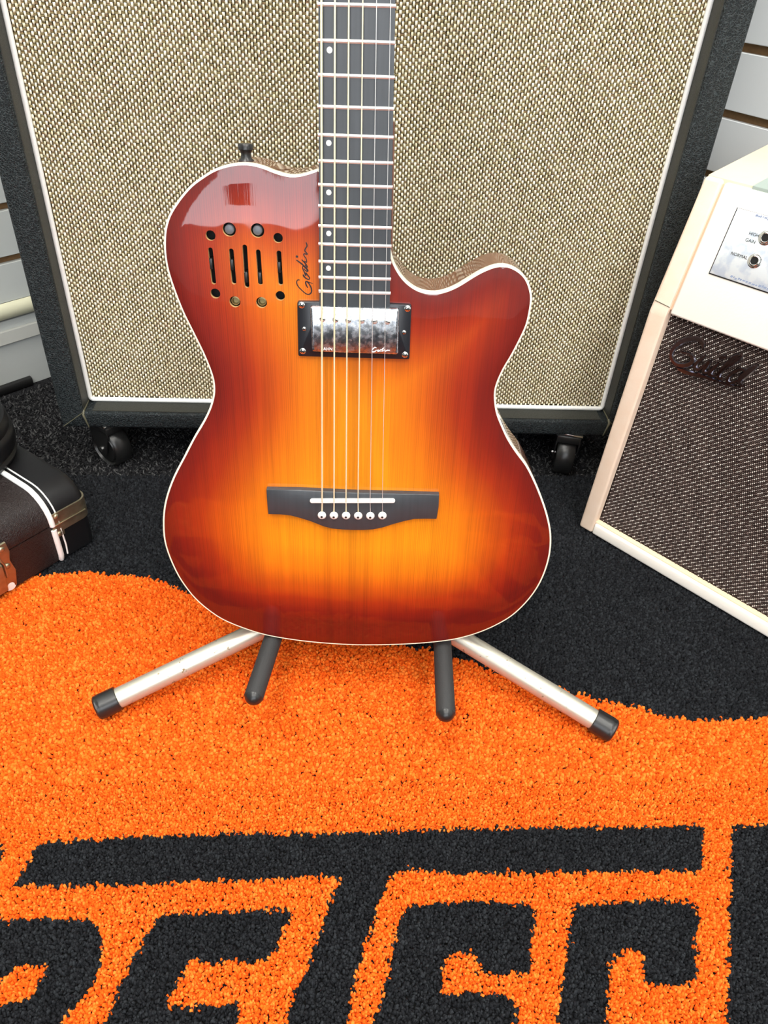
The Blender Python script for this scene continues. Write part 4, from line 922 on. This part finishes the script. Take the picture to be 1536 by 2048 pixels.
for s in (-1, 1):
    for k in range(3):
        yy = NUT + 0.05 + 0.038 * k; x = xm + s * 0.022
        tn_ = lathe('tuning_post', [(0.005, 0), (0.005, 0.002), (0.003, 0.003), (0.003, 0.012), (0, 0.0125)], nickel, hs, 16, (x, yy, 0), closed=False)
        lathe('tuner_button', [(0.002, 0.0), (0.002, 0.018), (0.007, 0.021), (0.007, 0.032), (0, 0.034)], nickel, tn_, 14, (x, yy, -0.011), (s, 0, 0), closed=False)
# strap button on the upper bout
sb = GP(494, 325, -0.022)
lathe('strap_button', [(0.0066, -0.001), (0.0066, 0.0014), (0.0056, 0.0028), (0.0040, 0.0042), (0.0036, 0.0068), (0.0044, 0.0090), (0.0056, 0.0100), (0.0056, 0.0128), (0.0048, 0.0138), (0.0, 0.0138)], black_plastic, guitar, 32, (sb[0], sb[1] - 0.001, -0.020), (0, 1, 0), closed=False)
# bridge
BR = [(533.4, 977), (600, 978), (705, 983), (790, 985), (878, 987.5), (877, 1012), (873, 1035.7), (850, 1035.5), (828, 1036), (809, 1040), (787, 1046), (765, 1053), (746, 1056.8), (726, 1058), (705, 1058), (684, 1057), (664, 1055), (647, 1050.5), (623, 1041), (601, 1034), (582, 1029), (563, 1027), (537, 1026), (535, 1005)]
BRZ = 0.0062
bp = [GP(x, y, BRZ * 0.6) for x, y in BR]
bridge = prism('bridge', bp, 0.0, BRZ, ebony, guitar, 0.0008)
sa = GP(624, 1002.5, 0.008); sbb = GP(786, 1002.3, 0.008)
cap = capsule(sa, sbb, 0.0019, 6); prism('saddle', cap, BRZ - 0.0005, 0.0088, Mt('bone_saddle', (0.92, 0.90, 0.84, 1), 0.3).m, bridge, 0.0007)
PX = [643.6, 667.6, 692, 716.3, 740.6, 764.7]; PY = [1032, 1032.4, 1032.6, 1033, 1033.2, 1032.6]
for x, y in zip(PX, PY):
    q = GP(x, y, BRZ + 0.002)
    pn = lathe('bridge_pin', [(0.0034, -0.001), (0.0038, 0.0004), (0.0038, 0.0012), (0.0028, 0.0022), (0.0012, 0.0026), (0, 0.0027)], white_plastic, bridge, 24, (q[0], q[1], BRZ), closed=False)
    lathe('pin_dot', [(0.0011, 0.0024), (0.0011, 0.0029), (0, 0.0030)], ink, pn, 12, (q[0] - 0.0001, q[1] - 0.0007, BRZ - 0.0002), closed=False)
# strings
wound = Mt('bronze_string', (0.90, 0.83, 0.56, 1), 0.45, 0.15).m; plain = Mt('steel_string', (0.80, 0.80, 0.78, 1), 0.35, 0.4).m
TX = [642.6, 669.8, 697.6, 725.6, 753.2, 781.2]; SX = [644.2, 668, 692, 716, 740.3, 764.6]; SR = [0.00074, 0.00064, 0.00056, 0.00046, 0.00026, 0.00021]
for k in range(6):
    b_ = GP(SX[k], 1002, 0.0095); t_ = GP(TX[k], 0, 0.0105); sl_ = (t_[0] - b_[0]) / (t_[1] - b_[1])
    nutx = xm + (k - 2.5) * 0.0068
    q = GP(PX[k], PY[k], BRZ + 0.002)
    pts = [(q[0], q[1] + 0.0028, BRZ + 0.0004), (b_[0], b_[1] - 0.002, 0.0080), (b_[0], b_[1], 0.0092 + SR[k] * 0.5), (t_[0], t_[1], 0.0104), (nutx, NUT + 0.002, FBZ + 0.0012), (xm + (-0.020 if k < 3 else 0.020), NUT + 0.05 + 0.038 * (k if k < 3 else 5 - k), 0.004)]
    tube('string', pts, SR[k], wound if k < 4 else plain, guitar, 8)
# pickup
RG = [GP(*p, 0.002) for p in ((595, 602), (637, 602.5), (781, 606.5), (822.7, 608.5), (818.8, 717.5), (597, 711))]
def round_poly(P, r, n=4):
    P = np.array(P, float); out = []
    for i in range(len(P)):
        a, b, c_ = P[i - 1], P[i], P[(i + 1) % len(P)]; u = unit(a - b); w_ = unit(c_ - b)
        for k in range(n + 1):
            t = k / n; p0 = b + u * r; p2 = b + w_ * r; out.append((1 - t) ** 2 * p0 + 2 * t * (1 - t) * b + t * t * p2)
    return np.array(out)
mb = Mt('pickup_surround', (0.012, 0.013, 0.017, 1), 0.3).m
pr = prism('pickup_ring', round_poly(RG, 0.0016), 0.0, 0.0040, mb, guitar, 0.0006)
CVR = [GP(*p, 0.008) for p in ((620, 612.5), (798.3, 617.5), (796.3, 709.5), (624, 703.5))]
m = Mt('nickel_cover', (0.72, 0.74, 0.77, 1), 0.2, 1.0); v = m.coord()
m.set('Base Color', m.ramp(m.noise(v, 350, 5, 0.75), [(0.40, (0.40, 0.43, 0.48, 1)), (0.62, (0.80, 0.83, 0.87, 1))])); m.set('Roughness', m.ramp(m.noise(v, 200, 4), [(0.4, g(0.18)), (0.7, g(0.40))]))
m.set('Normal', m.bump(m.noise(v, 60, 2), 0.2, 0.001)); cov = prism('pickup_cover', round_poly(CVR, 0.0022, 5), 0.0035, 0.0085, m.m, guitar, 0.0013)
polem = Mt('pole_metal', (0.80, 0.79, 0.75, 1), 0.45, 0.8).m
for (x, y) in ((645, 637.7), (671, 639), (696.5, 640.3), (723.7, 641), (749, 642), (774.8, 643)):
    q = GP(x, y, 0.0085); pp = lathe('pole_piece', [(0.0024, -0.0005), (0.0024, 0.0006), (0.0019, 0.0011), (0, 0.0012)], polem, cov, 20, (q[0], q[1], 0.0084), closed=False)
    a = random.uniform(-0.5, 0.5); sl_b = box_bm(-0.0021, 0.0021, -0.00028, 0.00028, 0.0008, 0.00126); me = bm_mesh(sl_b); so = new('slot', me, pp, hole_black); so.location = (q[0], q[1], 0.0084); so.rotation_euler = (0, 0, a)
def screw(x, y, r):
    q = GP(x, y, 0.004); s_ = lathe('screw', [(r, 0), (r, 0.0004), (r * 0.7, 0.0010), (0, 0.0012)], nickel, pr, 18, (q[0], q[1], 0.0039), closed=False)
    for a in (0.6, 0.6 + math.pi / 2):
        me = bm_mesh(box_bm(-r * 0.62, r * 0.62, -0.00022, 0.00022, 0.0006, 0.00135)); c_ = new('slot', me, s_, hole_black); c_.location = (q[0], q[1], 0.0039); c_.rotation_euler = (0, 0, a)
for (x, y) in ((603.4, 610), (814.9, 617), (605.5, 702), (810, 709.4)): screw(x, y, 0.0025)
for (x, y) in ((608.4, 657.7), (808, 664.5)): screw(x, y, 0.0018)
wp = Mt('white_print', g(0.9), 0.4).m
def cg(x, y): return GP(630 + x / 9.035, 680 + y / 9.035, 0.0086)
def cs(pts, wd): return stroke('s', [cg(*p) for p in pts], [w_ * 0.000047 for w_ in wd], 0.0085, 0.00862, None, None, 5, 0.95)
join_parts('cover_script', [cs([(1110, 145), (1080, 135), (1040, 170), (1030, 205), (1070, 215), (1105, 190), (1100, 180)], [10, 16, 16, 16, 16, 14, 10]), cs([(1120, 200), (1140, 180), (1150, 205), (1130, 210)], [10, 12, 12, 10]),
           cs([(1190, 205), (1160, 200), (1180, 180), (1210, 170), (1245, 140), (1220, 180), (1205, 205), (1240, 195)], [10, 12, 12, 12, 12, 14, 12, 10]), cs([(1240, 195), (1265, 175), (1270, 205), (1300, 190), (1350, 188)], [10, 12, 12, 14, 10])], wp, cov)
t_ = text('cover_lettering', 'AHN', 0.0034, cg(150, 186), wp, cov, z=0.0086)

# ------------------------------------------------------------------ guitar stand
stand = empty('guitar_stand', (on_z(728, 1168, 0.09)[0], on_z(728, 1168, 0.09)[1], RUGTOP)); tag(stand, 'tubular silver guitar stand with black rubber feet and two padded arms under the guitar', 'guitar stand')
so_ = np.array(stand.location)
m = Mt('worn_silver_tube', (0.74, 0.73, 0.68, 1), 0.34, 0.55); v = m.coord(); vo = m.noise(v, 160, 4, 0.7)
pit = m.ramp(vo, [(0.63, g(0)), (0.68, g(1))]); m.set('Base Color', m.mix(pit, (0.52, 0.50, 0.42, 1), (0.25, 0.18, 0.09, 1))); m.set('Roughness', m.mix(pit, g(0.36), g(0.8))); tube_m = m.m
HUB = np.array(on_z(728, 1160, 0.085))
LR = 0.0105
def leg(foot_px, foot_z, capin_px, name='leg'):
    foot = np.array(on_z(foot_px[0], foot_px[1], foot_z)); d = unit(foot - HUB)
    end = foot; start = HUB + d * 0.012
    capl = np.linalg.norm(np.array(on_z(*capin_px, foot_z + 0.004)) - foot)
    lg = tube('leg', [start - so_, start * 0.5 + end * 0.5 - so_, end - d * 0.004 - so_], LR, tube_m, stand, 28)
    L = capl; pr_ = [(LR + 0.0004, -L), (LR + 0.0021, -L + 0.0006), (LR + 0.0023, -0.006), (LR + 0.0024, -0.0045), (LR + 0.0018, -0.003), (LR + 0.0022, -0.0015), (LR + 0.0010, 0.0), (0.0, 0.0004)]
    lathe('rubber_foot', pr_, black_plastic, lg, 36, tuple(end - so_), tuple(d), closed=False)
leg((193, 1417), 0.0225, (235, 1391)); leg((1227, 1463), 0.0225, (1187, 1437))
back = np.array([HUB[0] + 0.02, HUB[1] + 0.25, 0.0225]); d = unit(back - HUB)
lg = tube('leg', [HUB + d * 0.012 - so_, back - so_], LR, tube_m, stand, 20); lathe('rubber_foot', [(LR + 0.002, -0.025), (LR + 0.002, -0.001), (0, 0)], black_plastic, lg, 24, tuple(back - so_), tuple(d), closed=False)
lathe('hub', [(0.0, -0.03), (0.018, -0.03), (0.020, -0.026), (0.020, 0.026), (0.018, 0.03), (0.0, 0.03)], black_plastic, stand, 28, tuple(HUB - so_), closed=False)
ptop = HUB + unit(-dg_) * 0.60
tube('post', [HUB - so_, ptop - so_], 0.0085, tube_m, stand, 20)
gb = G_root + gz_ * BD                     # back plane of the guitar
# arms: from the post, forwards under the body, tips proud of the front
ARB = 0.0085
def arm(bx, tip_px, base_px):
    tip = np.array(on_z(tip_px[0], tip_px[1], 0.0)); 
    # arm axis height just below the body's lower edge
    z = ARMZ; tip = np.array(on_z(*tip_px, z)); bs = np.array(on_z(*base_px, z)); d = unit(tip - bs); rear = bs - d * 0.075
    hubside = HUB + np.array([0, -0.004, 0.0])
    a = tube('support_arm', [hubside - so_, hubside * 0.4 + rear * 0.6 + np.array([0, 0, 0.0]) - so_, rear - so_, rear + d * 0.02 - so_], 0.006, tube_m, stand, 16)
    r = 0.0093; L = float(np.linalg.norm(tip - rear)); pf = [(0.0, 0.0), (r, 0.0), (r, L - r * 0.8), (r * 0.9, L - r * 0.7)]
    lathe('rubber_sleeve', pf, foam, a, 28, tuple(rear - so_), tuple(d), closed=False)
    cp = [(r * 0.98 * math.cos(math.pi / 2 * k / 7), L - r + r * math.sin(math.pi / 2 * k / 7)) for k in range(8)]
    lathe('end_cap', cp, black_plastic, a, 28, tuple(rear - so_), tuple(d), closed=False)
ARMZ = 0.0665
arm(0, (503, 1407), (545, 1280)); arm(1, (892, 1441), (885, 1292))

print('pile', len(G0), len(P1), len(P2), len(P3)); print('hub clearance', float((HUB - gb) @ gz_), 'casters', q1, q2)
